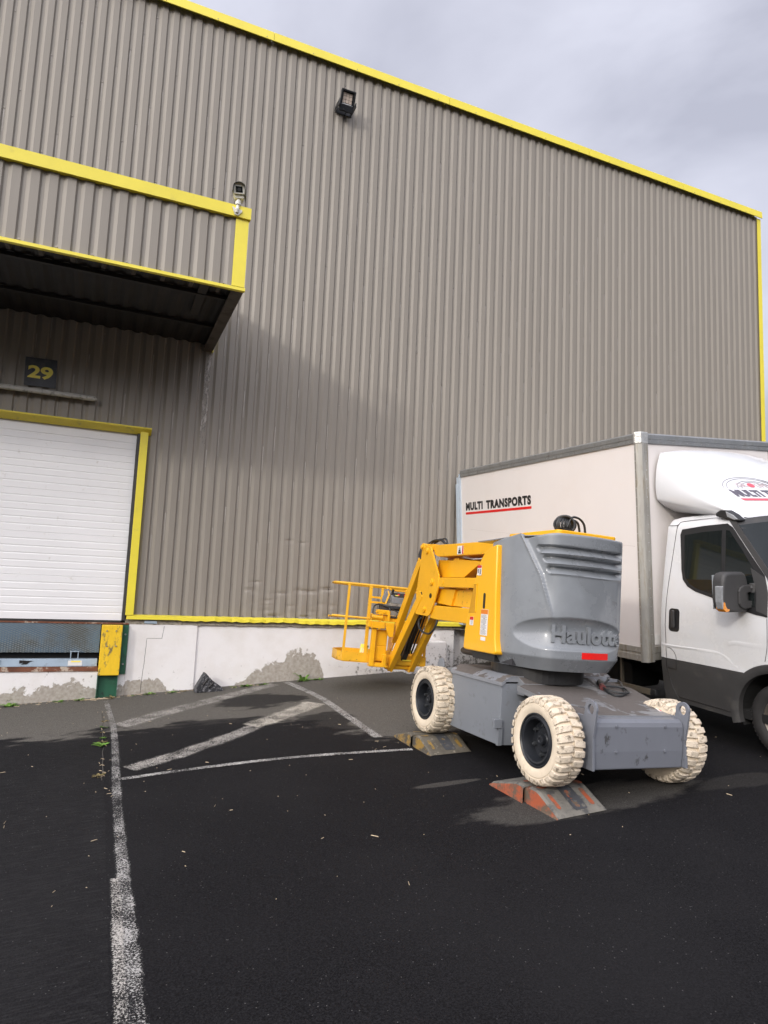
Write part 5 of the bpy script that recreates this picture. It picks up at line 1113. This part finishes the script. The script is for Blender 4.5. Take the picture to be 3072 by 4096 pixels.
# ---- ramps under the left wheels
def ramp(name, x0, x1, yA, yB, yC, yD, h, mats, label, hfun):
    """cross profile along y: tip yA, plateau yB..yC, tip yD; long in x"""
    mb = MB(); cy_ = (yB + yC) / 2
    pr = lambda x: [(yA, .008), (yA + .03, .030), (yB - .0, h - .008), (yB + .03, h), (yC - .03, h), (yC, h - .008), (yD - .03, .030), (yD, .008)]
    def Z(x, y): return gz(x, y)
    segs = [(x0, x1)]
    def lobe(xa, xb, ya, yb_, prof, mi_side, mi_top):
        P2 = prof; n = len(P2); vs = []; 
        xs = [xa + .012, xa + .03] + [xa + (xb - xa) * t_ for t_ in (.25, .5, .75)] + [xb - .03, xb - .012]
        for k, x in enumerate(xs):
            ins = .012 if k in (0, len(xs) - 1) else 0
            for (y, z) in P2: vs.append((x if True else 0, y, Z(x, y) + max(.004, z - ins)))
        mb.cur = mi_top; mb.add(vs, [(i * n + k, (i + 1) * n + k, (i + 1) * n + k + 1, i * n + k + 1) for i in range(len(xs) - 1) for k in range(n - 1)])
        mb.cur = mi_side
        for x, xi in ((xa, xs[0]), (xb, xs[-1])):
            V_ = [(xi, y, Z(xi, y) + max(.004, z - .012)) for y, z in P2] + [(x, y + (.01 if y < cy_ else -.01), Z(x, y) - .004) for y, z in P2]
            mb.add(V_, [(k, k + 1, n + k + 1, n + k) for k in range(n - 1)])
    P = pr(0)
    far = [(cy_ + .045, .0)] ; 
    # two lobes with a narrow waist between
    l1 = [(yA, .006), (yA + .03, .03), (yB, h - .008), (yB + .03, h), (cy_ - .02, h), (cy_ - .014, h - .010)]
    l2 = [(cy_ + .014, h - .010), (cy_ + .02, h), (yC - .03, h), (yC, h - .008), (yD - .03, .03), (yD, .006)]
    lobe(x0 + .0, x1, 0, 0, l1, 0, 1); lobe(x0 - .03, x1 - .02, 0, 0, l2, 0, 1)
    mb.cur = 0; mb.add([(x, y, Z(x, y) + z) for x in (x0 + .006, x1 - .03) for y in (cy_ - .03, cy_ + .03) for z in (0, h - .014)], [(0, 1, 3, 2), (4, 6, 7, 5), (1, 5, 7, 3), (0, 2, 6, 4), (0, 4, 5, 1), (2, 3, 7, 6)])
    # bars and recessed pads on the slope
    mb.cur = 2
    def on(y):
        for (a, b) in zip(l1, l1[1:]):
            if a[0] <= y <= b[0]: return a[1] + (b[1] - a[1]) * (y - a[0]) / (b[0] - a[0])
        for (a, b) in zip(l2, l2[1:]):
            if a[0] <= y <= b[0]: return a[1] + (b[1] - a[1]) * (y - a[0]) / (b[0] - a[0])
        return h
    L_ = x1 - x0
    for mi, items in hfun(x0, x1, yA, yB, cy_, L_):
        mb.cur = mi
        for (xa, xb, ya, yb_) in items:
            pol = rrect(xa, xb, ya, yb_, min(.018, (yb_ - ya) * .3))
            sheet(mb, pol, lambda a, b, d: (a, b, Z(a, b) + on(b) + .003), .05)
    o = mb.build(name, mats, origin=((x0 + x1) / 2, cy_, Z((x0 + x1) / 2, cy_))); tag(o, label, 'ramp', 'plastic wheel ramps'); return o
def pads(x0, x1, yA, yB, cy_, L_):
    w_ = L_ / 6
    return [(2, [(x0 + L_ * .40, x0 + L_ * .66, yA + .03, cy_ - .04)]),
            (0, [(x0 + L_ * .13, x0 + L_ * .20, yA + .06, yB - .03), (x0 + L_ * .47, x0 + L_ * .55, yA + .05, yB - .02), (x0 + L_ * .76, x0 + L_ * .84, yA + .05, yB - .02), (x0 + L_ * .10, x0 + L_ * .26, yB + .03, yB + .09), (x0 + L_ * .80, x0 + L_ * .95, yB + .02, yB + .09), (x0 + L_ * .10, x0 + L_ * .35, cy_ + .06, cy_ + .12), (x0 + L_ * .6, x0 + L_ * .9, cy_ + .06, cy_ + .12)])]
ramp('wheel_ramp', 3.085, 3.54, 3.96, 4.19, 4.46, 4.80, .122, [M['ramp_o'], M['ramp_top'], M['ramp_blk']], 'orange plastic wheel ramp with a grey worn top under the front wheel of the lift', pads)
ramp('wheel_ramp', 2.985, 3.44, 5.70, 5.92, 6.20, 6.48, .112, [M['ramp_y'], M['ramp_ytop'], M['ramp_blk']], 'dirty yellow and black wheel ramp under the rear wheel of the lift', pads)
# ================================================================== the box van
VM = ((0.996952, 0.004603, 0.077882), (-0.007432, 0.999321, 0.036081), (-0.077663, -0.03655, 0.996309)); VO = (5.4496, 5.550697, -0.660977)
VF = Matrix([[VM[0][i], VM[1][i], VM[2][i], VO[i]] for i in range(3)] + [[0, 0, 0, 1]])
van = empty('box_van', mat=VF, label='white box van with lettered cargo box and dark grey lower panels, backed to the wall', cat='van')
def vp(mb, name, m, par=None, **k): return mb.build(name, m, par or van, **k)
BWD, BLN, BHT = 2.20, 3.84, 2.44
box = vp(MB().box(.012, BWD - .012, .012, BLN - .01, .14, BHT - .08), 'cargo_box', M['cream'])
# rails: top, stepped extrusion
mb = MB()
ext = [(0.012, 2.345), (-.004, 2.345), (-.004, 2.392), (-.010, 2.396), (-.010, 2.440), (.006, 2.456), (.05, 2.462), (.05, 2.35)]
mb.prism([(x, z) for x, z in ext], 1, .05, BLN - .03); mb.prism([(BWD - x, z) for x, z in ext], 1, .05, BLN - .03)
mb.prism([(y, z) for y, z in ext], 0, .05, BWD - .05)
vp(mb, 'top_rail', M['alu'], box)
vp(MB().box(.04, BWD - .04, .04, BLN - .02, 2.40, 2.43), 'roof', M['alu'], box)
# corner posts
def post(xs):
    P_ = [(.012, .050), (-.006, .050), (-.006, .026), (.000, .018), (.014, .004), (.040, -.018), (.065, -.022), (.075, -.010), (.135, -.010), (.135, .012)]
    mb = MB(); mb.prism([(x if xs > 0 else BWD - x, y) for x, y in P_], 2, -.018, 2.345); return mb
vp(post(1), 'corner_post', M['alu_dirty'], box, bevel=.002); vp(post(-1), 'corner_post', M['alu_dirty'], box)
mb = MB(); mb.prism([(-.013, .06), (-.013, .03), (.03, -.022), (.14, -.013), (.14, .05)], 2, 2.338, 2.468); vp(mb, 'corner_cap', mat('cast_alloy', (.62, .62, .60), .3, .6, .15, 20, bump=.5, bscale=60), box, bevel=.010, seg=3)
mb = MB(); mb.prism([(.012, .140), (-.003, .140), (-.003, .085), (.003, .080), (.003, .060), (-.003, .055), (-.003, -.008), (.012, -.008)], 1, .052, BLN - .03); mb.box(.05, BWD - .05, -.003, .012, .075, .14); mb.box(.10, BWD - .10, -.002, .012, -.0, .07); vp(mb, 'bottom_rail', M['alu_dirty'], box)
mb = MB()
for i in range(24):
    z = .08 + i * .0985
    if z < 2.33:
        mb.cyl((0, .037, z), .0055, -.010, -.005, 0, 8); mb.cyl((.100, 0, z), .0055, -.014, -.009, 1, 8)
for i in range(26): mb.cyl((0, .13 + i * .145, 2.368), .005, -.008, -.003, 0, 8)
for i in range(19): mb.cyl((.18 + i * .11, 0, 2.368), .005, -.008, -.003, 1, 8)
for i in range(12): mb.cyl((0, .12 + i * .32, .112), .006, -.007, -.002, 0, 8); mb.cyl((0, .10 + i * .32, .02), .006, -.007, -.002, 0, 8)
tag(vp(mb, 'rivet', M['chrome'], box), kind='stuff')
mb = MB(); mb.box(-.012, .02, BLN - .03, BLN + .075, -.01, 2.345).box(-.02, .0, BLN + .03, BLN + .09, .0, 2.24).box(-.004, .03, BLN - .0, BLN + .02, 2.345, 2.40); mb.box(BWD - .02, BWD + .012, BLN - .03, BLN + .075, -.01, 2.345); mb.box(0, BWD, BLN, BLN + .05, 2.3, 2.36); vp(mb, 'rear_frame', M['bluish'], box)
mb = MB()
for i in range(22): mb.cyl((0, BLN - .015, .1 + i * .10), .0045, -.015, -.012, 0, 6)
tag(vp(mb, 'rear_rivet', M['chrome'], box), kind='stuff')
# lettering on the long side; the face looks to -x, so the text runs from large y to small y
def side_text(mb, body, y0, y1, z0, z1, x=.012, **k): text_into(mb, body, lambda u, v, w_: (x - .0025 if w_ > 0 else x - .0005, y0 + (y1 - y0) * u, z0 + (z1 - z0) * v), **k)
mb = MB(); side_text(mb, 'MULTI', 3.672, 3.178, 1.798, 1.924, bold=.060, extrude=.002, spacing=1.16); side_text(mb, 'TRANSPORTS', 3.078, 1.960, 1.794, 1.924, bold=.060, extrude=.002, spacing=1.16)
vp(mb, 'lettering', M['ink'], box)
vp(MB().box(.0095, .013, 1.952, 3.676, 1.737, 1.772), 'red_stripe', M['red'], box)
mb = MB(); q = [(.0122, 3.55 - .15 * i, 1.50 - .012 * i + .010 * mnoise.noise((i * .6, 3, 1))) for i in range(24)]; mb.tube(q, .0013, 4); vp(mb, 'scratch', mat('scratch_line', (.45, .40, .36), .6), box)
vp(MB().box(.0105, .0125, 3.44, 3.56, .98, 1.10), 'small_label', M['white'], box)
vp(MB().box(.0100, .0110, 3.45, 3.55, 1.075, 1.095), 'small_label_header', M['redpaint'], box)
# fairing: rows of sections from the box forwards
mb = MB(); Ns, Nc = 26, 40
def fsec(t_):
    y = -.02 - .92 * t_
    xl = .228 + .17 * t_ ** 1.6; ztop_ = 2.275 - .52 * t_ - .25 * t_ ** 2; zbot = 1.590 - .115 * t_
    zm = min(1.735 - .24 * t_, ztop_ - .035); zm = max(zm, zbot + .005)
    xb = .515 - .105 * t_; xb = max(xb, xl + .015)
    half = []
    # from bottom centre to left, up and over to the top centre
    half.append((1.1, zbot)); half.append((xb + .25, zbot)); half.append((xb, zbot + .004))
    half.append((xl + (xb - xl) * .45, zbot + (zm - zbot) * .42)); half.append((xl + (xb - xl) * .12, zbot + (zm - zbot) * .82)); half.append((xl, zm + .02))
    zt_l = ztop_ - .04 * (1 - t_ * .3)
    half.append((xl - .012, zm + (zt_l - zm) * .35)); half.append((xl + .015, zm + (zt_l - zm) * .72)); half.append((xl + .07, zt_l)); half.append((xl + .11, zt_l + .014)); half.append((xl + .42, ztop_ + .012)); half.append((1.1, ztop_ + .026))
    return y, half
secs = [fsec(i / Ns) for i in range(Ns + 1)]
rows = []
for y, h_ in secs:
    c = catmull(h_, 4); full = [(p.x, y, p.y) for p in c] + [(2.2 - p.x, y, p.y) for p in reversed(c[:-1])][0:-1]; rows.append(full)
m_ = len(rows[0]); mb.add([p for r_ in rows for p in r_], [(i * m_ + k, i * m_ + (k + 1) % m_, (i + 1) * m_ + (k + 1) % m_, (i + 1) * m_ + k) for i in range(Ns) for k in range(m_)] + [tuple((Ns) * m_ + k for k in range(m_))])
fairing = vp(mb, 'fairing', M['fairing'], smooth=True, angle=32)
# ---- cab
ZX = [(-.6, .118), (-.37, .112), (-.1, .098), (.055, .100), (.40, .100), (.65, .125), (1.43, .250), (1.50, .30), (1.535, .36), (1.56, .46), (1.60, 1.1)]
def Sx(y, z):
    for (a, xa), (b, xb) in zip(ZX, ZX[1:]):
        if a <= z <= b: x = xa + (xb - xa) * (z - a) / (b - a); break
    else: x = ZX[0][1] if z < ZX[0][0] else ZX[-1][1]
    if y < -1.5: x += .16 * ((-1.5 - y) / .8) ** 2
    if y > -.20: x += .02 * ((y + .20) / .08) ** 2
    # pressed ledge along the door
    if z < .9: x -= .008 * ss(.215 - z + max(0, -(y + .80)) * .42 * (1 if y < -.80 else 0) * -1, 0, .02) * (1 if z > -.05 else 0) * .6
    return x
prof_top = [(-.115, .06), (-.12, .6), (-.12, 1.0), (-.13, 1.43), (-.17, 1.50), (-.26, 1.525), (-.60, 1.535), (-.84, 1.525), (-.95, 1.47)]
aps = [(-.95, 1.47), (-1.16, 1.22), (-1.42, .90), (-1.62, .72)]
hoodl = [(-1.62, .72), (-1.9, .60), (-2.08, .46), (-2.2, .20), (-2.24, .057)]
AC = (-1.425, -.300); AR = .455
def vside(poly, name, m, off=0.0, thick=.02, step=.07, par=None, both=True, **k):
    mb = MB()
    sheet(mb, poly, lambda a, b, d: (Sx(a, b) - off + d, a, b), step, thick)
    o = vp(mb, name, m, par, smooth=True, angle=40, **k)
    if both:
        mb = MB(); sheet(mb, poly, lambda a, b, d: (2.2 - (Sx(a, b) - off + d), a, b), step, thick); vp(mb, name, m, par, smooth=True, angle=40, **k)
    return o
arc_up = [(AC[0] + AR * math.cos(a), AC[1] + AR * math.sin(a)) for a in [math.radians(d) for d in range(48, 133, 6)]]
white_poly = prof_top + aps[1:] + hoodl[1:] + [(AC[0] - .29, .057)] + list(reversed(arc_up)) + [(-1.10, .057)]
cab = vside(white_poly, 'cab_body', M['van'])
arc_l = [(AC[0] + AR * math.cos(a), AC[1] + AR * math.sin(a)) for a in [math.radians(d) for d in range(48, -13, -6)]]
low = [(-.118, .053), (-1.10, .053)] + arc_l + [(-.985, -.385), (-.50, -.372), (-.36, -.372), (-.22, -.375), (-.165, -.35), (-.14, -.25)]
lowp = vside(low, 'lower_panel', M['vplastic'], off=.004)
low2 = [(-2.24, .053), (AC[0] - .30, .053)] + [(AC[0] + AR * math.cos(a), AC[1] + AR * math.sin(a)) for a in [math.radians(d) for d in range(132, 186, 6)]] + [(-1.9, -.40), (-2.26, -.36)]
vside(low2, 'front_bumper', M['vplastic'], off=.004)
# wheel arch lip
for sgn in (0, 1):
    mb = MB(); vs = []; n = 40
    for i in range(n + 1):
        a = math.radians(-16 + 212 * i / n)
        for r_, dx in ((.475, -.004), (.470, -.018), (.425, -.020), (.395, -.004), (.392, .05)):
            y = AC[0] + r_ * math.cos(a); z = AC[1] + r_ * math.sin(a); x = Sx(y, min(z, .05)) + dx; vs.append((x if not sgn else 2.2 - x, y, z))
    mb.add(vs, [(i * 5 + k, i * 5 + k + 1, (i + 1) * 5 + k + 1, (i + 1) * 5 + k) for i in range(n) for k in range(4)])
    vp(mb, 'wheel_arch', M['vplastic'], smooth=True)
mb = MB(); n = 24
vs = [(x, AC[0] + .40 * math.cos(a), AC[1] + .40 * math.sin(a)) for x in (.14, .50) for a in [math.radians(-20 + 220 * i / n) for i in range(n + 1)]]
mb.add(vs, [(i, i + 1, n + 2 + i, n + 1 + i) for i in range(n)]); mb.box(.49, .50, AC[0] - .5, AC[0] + .5, -.45, .2); vp(mb, 'wheel_well', M['interior'])
# roof, windscreen, bonnet, front and back skins between the sides
def skin(line, name, m, off=0, nx=10, sag=.0):
    mb = MB(); vs = []
    for y, z in line:
        xl = Sx(y, z) + .0
        for i in range(nx + 1):
            t_ = i / nx; x = xl + (2.2 - 2 * xl) * t_; b = 1 - (2 * t_ - 1) ** 2
            vs.append((x, y - sag * b, z + .055 * b * (1 if z > .5 else .4) + off))
    n = nx + 1; mb.add(vs, [(j * n + i, j * n + i + 1, (j + 1) * n + i + 1, (j + 1) * n + i) for j in range(len(line) - 1) for i in range(nx)])
    return vp(mb, name, m, smooth=True)
skin([(-.13, 1.43), (-.17, 1.50), (-.26, 1.525), (-.60, 1.535), (-.84, 1.525), (-.95, 1.472)], 'roof', M['van'])
skin([(-.95, 1.472), (-1.03, 1.385)], 'windscreen_header', M['vplastic'], .0, sag=.10)
skin([(-1.0, 1.415), (-1.16, 1.22), (-1.42, .90), (-1.62, .72)], 'windscreen', M['glass'], .004, sag=.12)
skin(hoodl, 'bonnet', M['van'], sag=.10)
skin([(-2.24, .057), (-2.26, -.36), (-2.0, -.40)], 'bumper_front', M['vplastic'], sag=.10)
skin([(-.12, .06), (-.125, .60), (-.13, 1.43)], 'rear_wall', M['van']); skin([(-.14, -.36), (-.13, -.1), (-.122, .06)], 'rear_panel', M['vplastic'])
vp(MB().box(.16, 2.04, -2.1, -.16, -.38, -.30).box(.16, 2.04, -1.0, -.14, -.30, .1), 'floor_pan', M['interior'])
# side window: black surround, then the glass standing inside it
win = [(-.335, 1.395), (-.60, 1.425), (-.868, 1.440), (-.935, 1.40), (-1.10, 1.195), (-1.30, .955), (-1.345, .80), (-1.352, .583), (-1.218, .600), (-1.05, .637), (-.90, .683), (-.72, .730), (-.56, .768), (-.46, .812), (-.395, .88), (-.367, .98), (-.345, 1.15), (-.318, 1.34)]
gl = vside(win, 'window_surround', M['black'], off=.006, thick=.008, step=.12)
g1 = [(-.375, 1.335), (-.60, 1.362), (-.818, 1.375), (-.862, .720), (-.72, .762), (-.57, .800), (-.485, .840), (-.43, .90), (-.405, 1.0)]
vside(g1, 'window_pane', M['glass'], off=.009, thick=.004, step=.6, par=gl)
g2 = [(-.868, 1.375), (-.905, 1.37), (-1.06, 1.18), (-1.20, .99), (-1.225, .665), (-1.05, .675), (-.905, .715)]
vside(g2, 'quarter_pane', M['glass'], off=.009, thick=.004, step=.6, par=gl)
vside([(-1.16, 1.02), (-1.31, .93), (-1.345, .80), (-1.352, .60), (-1.245, .63), (-1.235, .80)], 'mirror_base_panel', M['vplastic'], off=.012, thick=.01, step=.2, par=gl)
# pillar
vside([(-.885, 1.462), (-.952, 1.470), (-1.16, 1.222), (-1.42, .902), (-1.62, .72), (-1.40, .76), (-1.33, .93), (-1.12, 1.19), (-.955, 1.392)], 'windscreen_pillar', M['vplastic'], off=.010, thick=.02, step=.1)
# door seams, ledges, flap, handle
def seam(pts, par=cab, m='ink', r=.0028, off=.0005):
    mb = MB(); c = catmull(pts, 6); mb.tube([(Sx(p.x, p.y) - off, p.x, p.y) for p in c], r, 6); return vp(mb, 'seam', M[m], par)
seam([(-.205, .062), (-.197, .40), (-.205, .75), (-.235, 1.10), (-.262, 1.40), (-.275, 1.455), (-.32, 1.478), (-.60, 1.497), (-.80, 1.502), (-.855, 1.488), (-.90, 1.45)])
seam([(-1.345, .575), (-1.352, .40), (-1.345, .30), (-1.322, .19)])
seam([(-.205, .05), (-.215, -.05), (-.26, -.20), (-.34, -.35)], lowp, off=.006)
seam([(-.222, .172), (-.26, .166), (-.30, .140), (-.325, .10), (-.333, .060)], cab); seam([(-.333, .05), (-.333, -.035)], lowp, off=.006); seam([(-.205, -.036), (-.333, -.036)], lowp, off=.006)
seam([(-.34, -.318), (-.60, -.326), (-.90, -.335), (-.965, -.345)], lowp, off=.005, r=.004)
seam([(-.275, 1.44), (-.20, 1.44), (-.135, 1.44)], cab)
mb = MB()
def ledge(pts, h, w_):
    """a pressed crease: shallow ridge lying on the door skin"""
    c = catmull(pts, 8); vs = []
    for i, p in enumerate(c):
        f = math.sin(PI * min(1, (i + 1) / 8) / 2) * min(1, (len(c) - i) / 14)
        for dz, dd in ((w_, 0), (w_ * .2, h * f), (-w_ * 1.2, 0)): vs.append((Sx(p.x, p.y + dz) - dd - .0006, p.x, p.y + dz))
    mb.add(vs, [(i * 3 + k, i * 3 + k + 1, (i + 1) * 3 + k + 1, (i + 1) * 3 + k) for i in range(len(c) - 1) for k in (0, 1)])
ledge([(-.125, .198), (-.30, .192), (-.55, .200), (-.78, .205), (-.86, .195), (-.95, .155), (-1.05, .098)], .004, .014)
ledge([(-.95, .30), (-1.02, .318), (-1.15, .318), (-1.34, .322)], .0045, .02)
vp(mb, 'door_crease', M['van'], cab, smooth=True)
hd = rrect(-.378, -.245, .345, .578, .035)
h1 = vside(hd, 'door_handle', M['black'], off=.004, thick=.006, step=.3, par=cab)
mb = MB(); mb.prism(rrect(-.335, -.295, .385, .565, .016), 0, Sx(-.3, .45) - .032, Sx(-.3, .45) - .010); vp(mb, 'grip', M['vplastic'], h1, bevel=.006, seg=2)
# marker lamp on the roof edge
mb = MB(); mb.prism([(-.80, 1.530), (-.80, 1.552), (-.86, 1.585), (-1.0, 1.575), (-1.10, 1.52), (-1.12, 1.485), (-1.05, 1.468), (-.92, 1.49)], 0, .31, .39) if False else None
lampF = Matrix.Translation((.255, -.74, 1.525))
mb = MB(); mb.prism([(0, -.01), (0, .022), (-.05, .050), (-.12, .045), (-.20, .0), (-.26, -.05), (-.265, -.065), (-.22, -.068), (-.1, -.04)], 0, -.005, .085)
ml_ = mb.build('marker_lamp', M['black'], van, bevel=.012, seg=3); ml_.matrix_basis = lampF @ Matrix.Rotation(math.radians(0), 4, 'Y')
mb = MB(); mb.prism([(-.115, .036), (-.20, -.006), (-.25, -.050), (-.21, -.056), (-.13, -.022)], 0, -.010, .07); mb.build('lens', M['lens_clear'], ml_, bevel=.006)
# mirror
mb = MB(); P_ = [(-.215, .800), (-.205, .900), (-.190, .955), (-.165, .980), (-.110, .990), (.055, .985), (.095, .968), (.115, .91), (.128, .82), (.130, .72), (.122, .64), (.10, .622), (.06, .618), (-.11, .624), (-.185, .640), (-.205, .68), (-.218, .74)]
mb.prism(P_, 1, -1.175, -1.05); mi = vp(mb, 'mirror', M['vplastic'], bevel=.030, seg=4, smooth=True, angle=50)
mb = MB(); mb.prism([(-.01, .845), (.03, .862), (.16, .868), (.16, .800), (.085, .795), (.070, .78), (.070, .735), (.085, .722), (.16, .718), (.16, .655), (.05, .650), (-.005, .665), (-.028, .70), (-.028, .81)], 1, -1.195, -1.15)
mb.tube([(.13, -1.17, .838), (.20, -1.22, .842), (.24, -1.33, .845)], .030, 10); mb.tube([(.13, -1.17, .688), (.20, -1.22, .69), (.24, -1.33, .69)], .028, 10); mb.tube([(.165, -1.19, .79), (.165, -1.19, .88)], .036, 12); vp(mb, 'mirror_arm', M['vplastic'], mi, bevel=.008, seg=2)
mb = MB(); mb.prism([(-.226, .86), (-.190, .87), (-.188, .74), (-.145, .70), (-.125, .66), (-.14, .638), (-.18, .634), (-.212, .66), (-.226, .72)], 1, -1.168, -1.10); vp(mb, 'indicator', M['lens_clear'], mi, bevel=.005)
mb = MB(); mb.prism([(-.200, .722), (-.150, .70), (-.128, .658), (-.142, .634), (-.182, .630), (-.208, .656)], 1, -1.174, -1.09); vp(mb, 'amber_lens', M['lens_amber'], mi, bevel=.004)
vp(MB().box(-.195, .105, -1.051, -1.047, .65, .96), 'mirror_glass', M['shiny'], mi)
# wheels
def van_wheel(name, x0, x1, y, z, R_, side):
    mb = MB(); xm = (x0 + x1) / 2; hw = (x1 - x0) / 2
    mb.lathe([(-hw * .8, R_ * .62), (-hw * 1.0, R_ * .70), (-hw * 1.05, R_ * .82), (-hw * .95, R_ * .93), (-hw * .80, R_ * .985), (-hw * .4, R_), (hw * .4, R_), (hw * .8, R_ * .985), (hw * .95, R_ * .93), (hw, R_ * .7), (hw * .8, R_ * .62)], (xm, y, z), 0, 64)
    for i in range(56):
        a = 2 * PI * i / 56
        for s_ in (-1, 1):
            q = [(xm + s_ * hw * t_, y + rr * math.cos(a + da), z + rr * math.sin(a + da)) for t_, rr in ((.45, R_ + .004), (.97, R_ * .965)) for da in (-.028, .028)] + [(xm + s_ * hw * t_, y + rr * math.cos(a + da), z + rr * math.sin(a + da)) for t_, rr in ((.45, R_ - .01), (.97, R_ * .94)) for da in (-.036, .036)]
            mb.add(q, [(0, 1, 3, 2), (0, 4, 5, 1), (2, 3, 7, 6), (0, 2, 6, 4), (1, 5, 7, 3)])
    o = bpy.data.objects.new('wheel', None); COL.objects.link(o); o.parent = van
    mb.build('tyre', M['rubber'], o, smooth=True, angle=35)
    d = -1 if side < 0 else 1; xo = x0 if side < 0 else x1
    mb = MB(); mb.lathe([(xo - d * .02 , R_ * .64), (xo - d * .01, R_ * .60), (xo - d * .03, R_ * .55), (xo - d * .06, R_ * .50), (xo - d * .05, R_ * .3), (xo - d * .02, R_ * .22), (xo - d * .01, R_ * .2), (xo + d * .0, R_ * .12), (xo, .001)], (0, y, z), 0, 40); mb.build('rim', M['wheel_van'], o, smooth=True, angle=30)
van_wheel('w', .150, .365, -1.445, -.328, .335, -1); van_wheel('w', 1.835, 2.05, -1.445, -.40, .335, 1)
van_wheel('w', .16, .36, 2.45, -.345, .335, -1); van_wheel('w', 1.84, 2.04, 2.45, -.42, .335, 1); van_wheel('w', .40, .58, 2.45, -.345, .335, -1)
# underside
mb = MB(); mb.box(.55, .65, -.2, 3.8, -.22, -.02).box(1.55, 1.65, -.2, 3.8, -.22, -.02).box(.2, 2.0, .1, 3.78, -.03, .0).box(.7, 1.5, -.3, .9, -.35, -.1); vp(mb, 'chassis', M['interior'])
mb = MB(); mb.box(.085, .125, .02, 1.7, -.372, -.312); mb.box(.10, .13, 1.5, 1.53, -.34, .0).box(.10, .13, .45, .48, -.34, .0); vp(mb, 'side_guard', mat('dull_beige_bar', (.14, .12, .09), .55, .2), bevel=.003)
mb = MB(); mb.prism([(-.06, -.365), (-.05, -.30), (.02, -.295), (.03, -.37)], 0, .078, .132); vp(mb, 'guard_end', M['black'], bevel=.01)
mb = MB(); mb.prism(rrect(.5, 1.3, -.42, -.12, .06), 0, .3, .7); vp(mb, 'tank', M['interior'])
mb = MB(); mb.box(.02, .10, -.004, .0, .075, .16) if False else None
vp(MB().box(.145, .215, -.0075, -.002, .16, .27), 'plate_label', M['white'], box, bevel=.002)
# ---- marks on the fairing front
def fair_pt(x, z):
    """point on the fairing's front skin at (x, z)"""
    for (ya, ha), (yb, hb) in zip(secs, secs[1:]):
        def top(h_):
            c = [p for p in catmull(h_, 4)]; c = c[len(c) // 2:]
            for p, q in zip(c, c[1:]):
                if p.x <= x <= q.x: return p.y + (q.y - p.y) * (x - p.x) / max(q.x - p.x, 1e-9)
            return c[-1].y
        za, zb = top(ha), top(hb)
        if zb <= z <= za: t_ = (za - z) / (za - zb); return (x, ya + (yb - ya) * t_, z)
    return (x, -1.0, z)
import functools
tops = []
for y, h_ in secs:
    c = catmull(h_, 4); c = c[len(c) // 2:]; tops.append((y, c))
def fz(x, z, lift_=.004):
    prev = None
    for y, c in tops:
        t = c[-1].y
        for p, q in zip(c, c[1:]):
            if p.x <= x <= q.x: t = p.y + (q.y - p.y) * (x - p.x) / max(q.x - p.x, 1e-9); break
        if prev and t <= z <= prev[1]:
            f = (prev[1] - z) / (prev[1] - t); return (x, prev[0] + (y - prev[0]) * f - lift_ * .7, z + lift_ * .7)
        prev = (y, t)
    return (x, -1.08, z)
FX0, FX1 = .62, 1.60
def fuv(u, v, l=.004): return fz(.53 + u * 1.33, 1.69 + v * .26, l)
mb = MB(); text_into(mb, 'MULTI TRANSPORTS', lambda u, v, w_: fuv(.01 + u * .98, .10 + v * .29, .004 if w_ > 0 else .001), bold=.055, extrude=.002, shear=-.35, spacing=1.1); vp(mb, 'lettering', M['slate'], fairing)
mb = MB(); sheet(mb, [(.04, .02), (1.0, .05), (1.0, -.03), (.07, -.065)], lambda a, b, d: fuv(a, b), .05); vp(mb, 'red_stripe', M['pink'], fairing)
mb = MB(); text_into(mb, 'GR', lambda u, v, w_: fuv(.14 + u * .11, .52 + v * .16, .004 if w_ > 0 else .001), extrude=.002, shear=-.35); text_into(mb, 'UPE', lambda u, v, w_: fuv(.34 + u * .14, .52 + v * .16, .004 if w_ > 0 else .001), extrude=.002, shear=-.35); vp(mb, 'small_lettering', mat('pale_lettering', (.52, .42, .44), .4), fairing)
mb = MB(); sheet(mb, [(.292 + .036 * math.cos(a), .60 + .095 * math.sin(a)) for a in [2 * PI * k / 24 for k in range(24)]], lambda a, b, d: fuv(a, b), .03); vp(mb, 'red_dot', M['pink'], fairing)
mb = MB()
for rx, ry, cx_, cy_ in ((.31, .52, .30, .44), (.275, .46, .30, .44), (.19, .36, .32, .44), (.15, .30, .32, .44)):
    mb.tube([fuv(cx_ - rx * math.cos(a), cy_ + ry * math.sin(a), .001) for a in [math.radians(d) for d in range(4, 200, 6)]], .0028, 5)
vp(mb, 'swirl_lines', M['slate'], fairing)
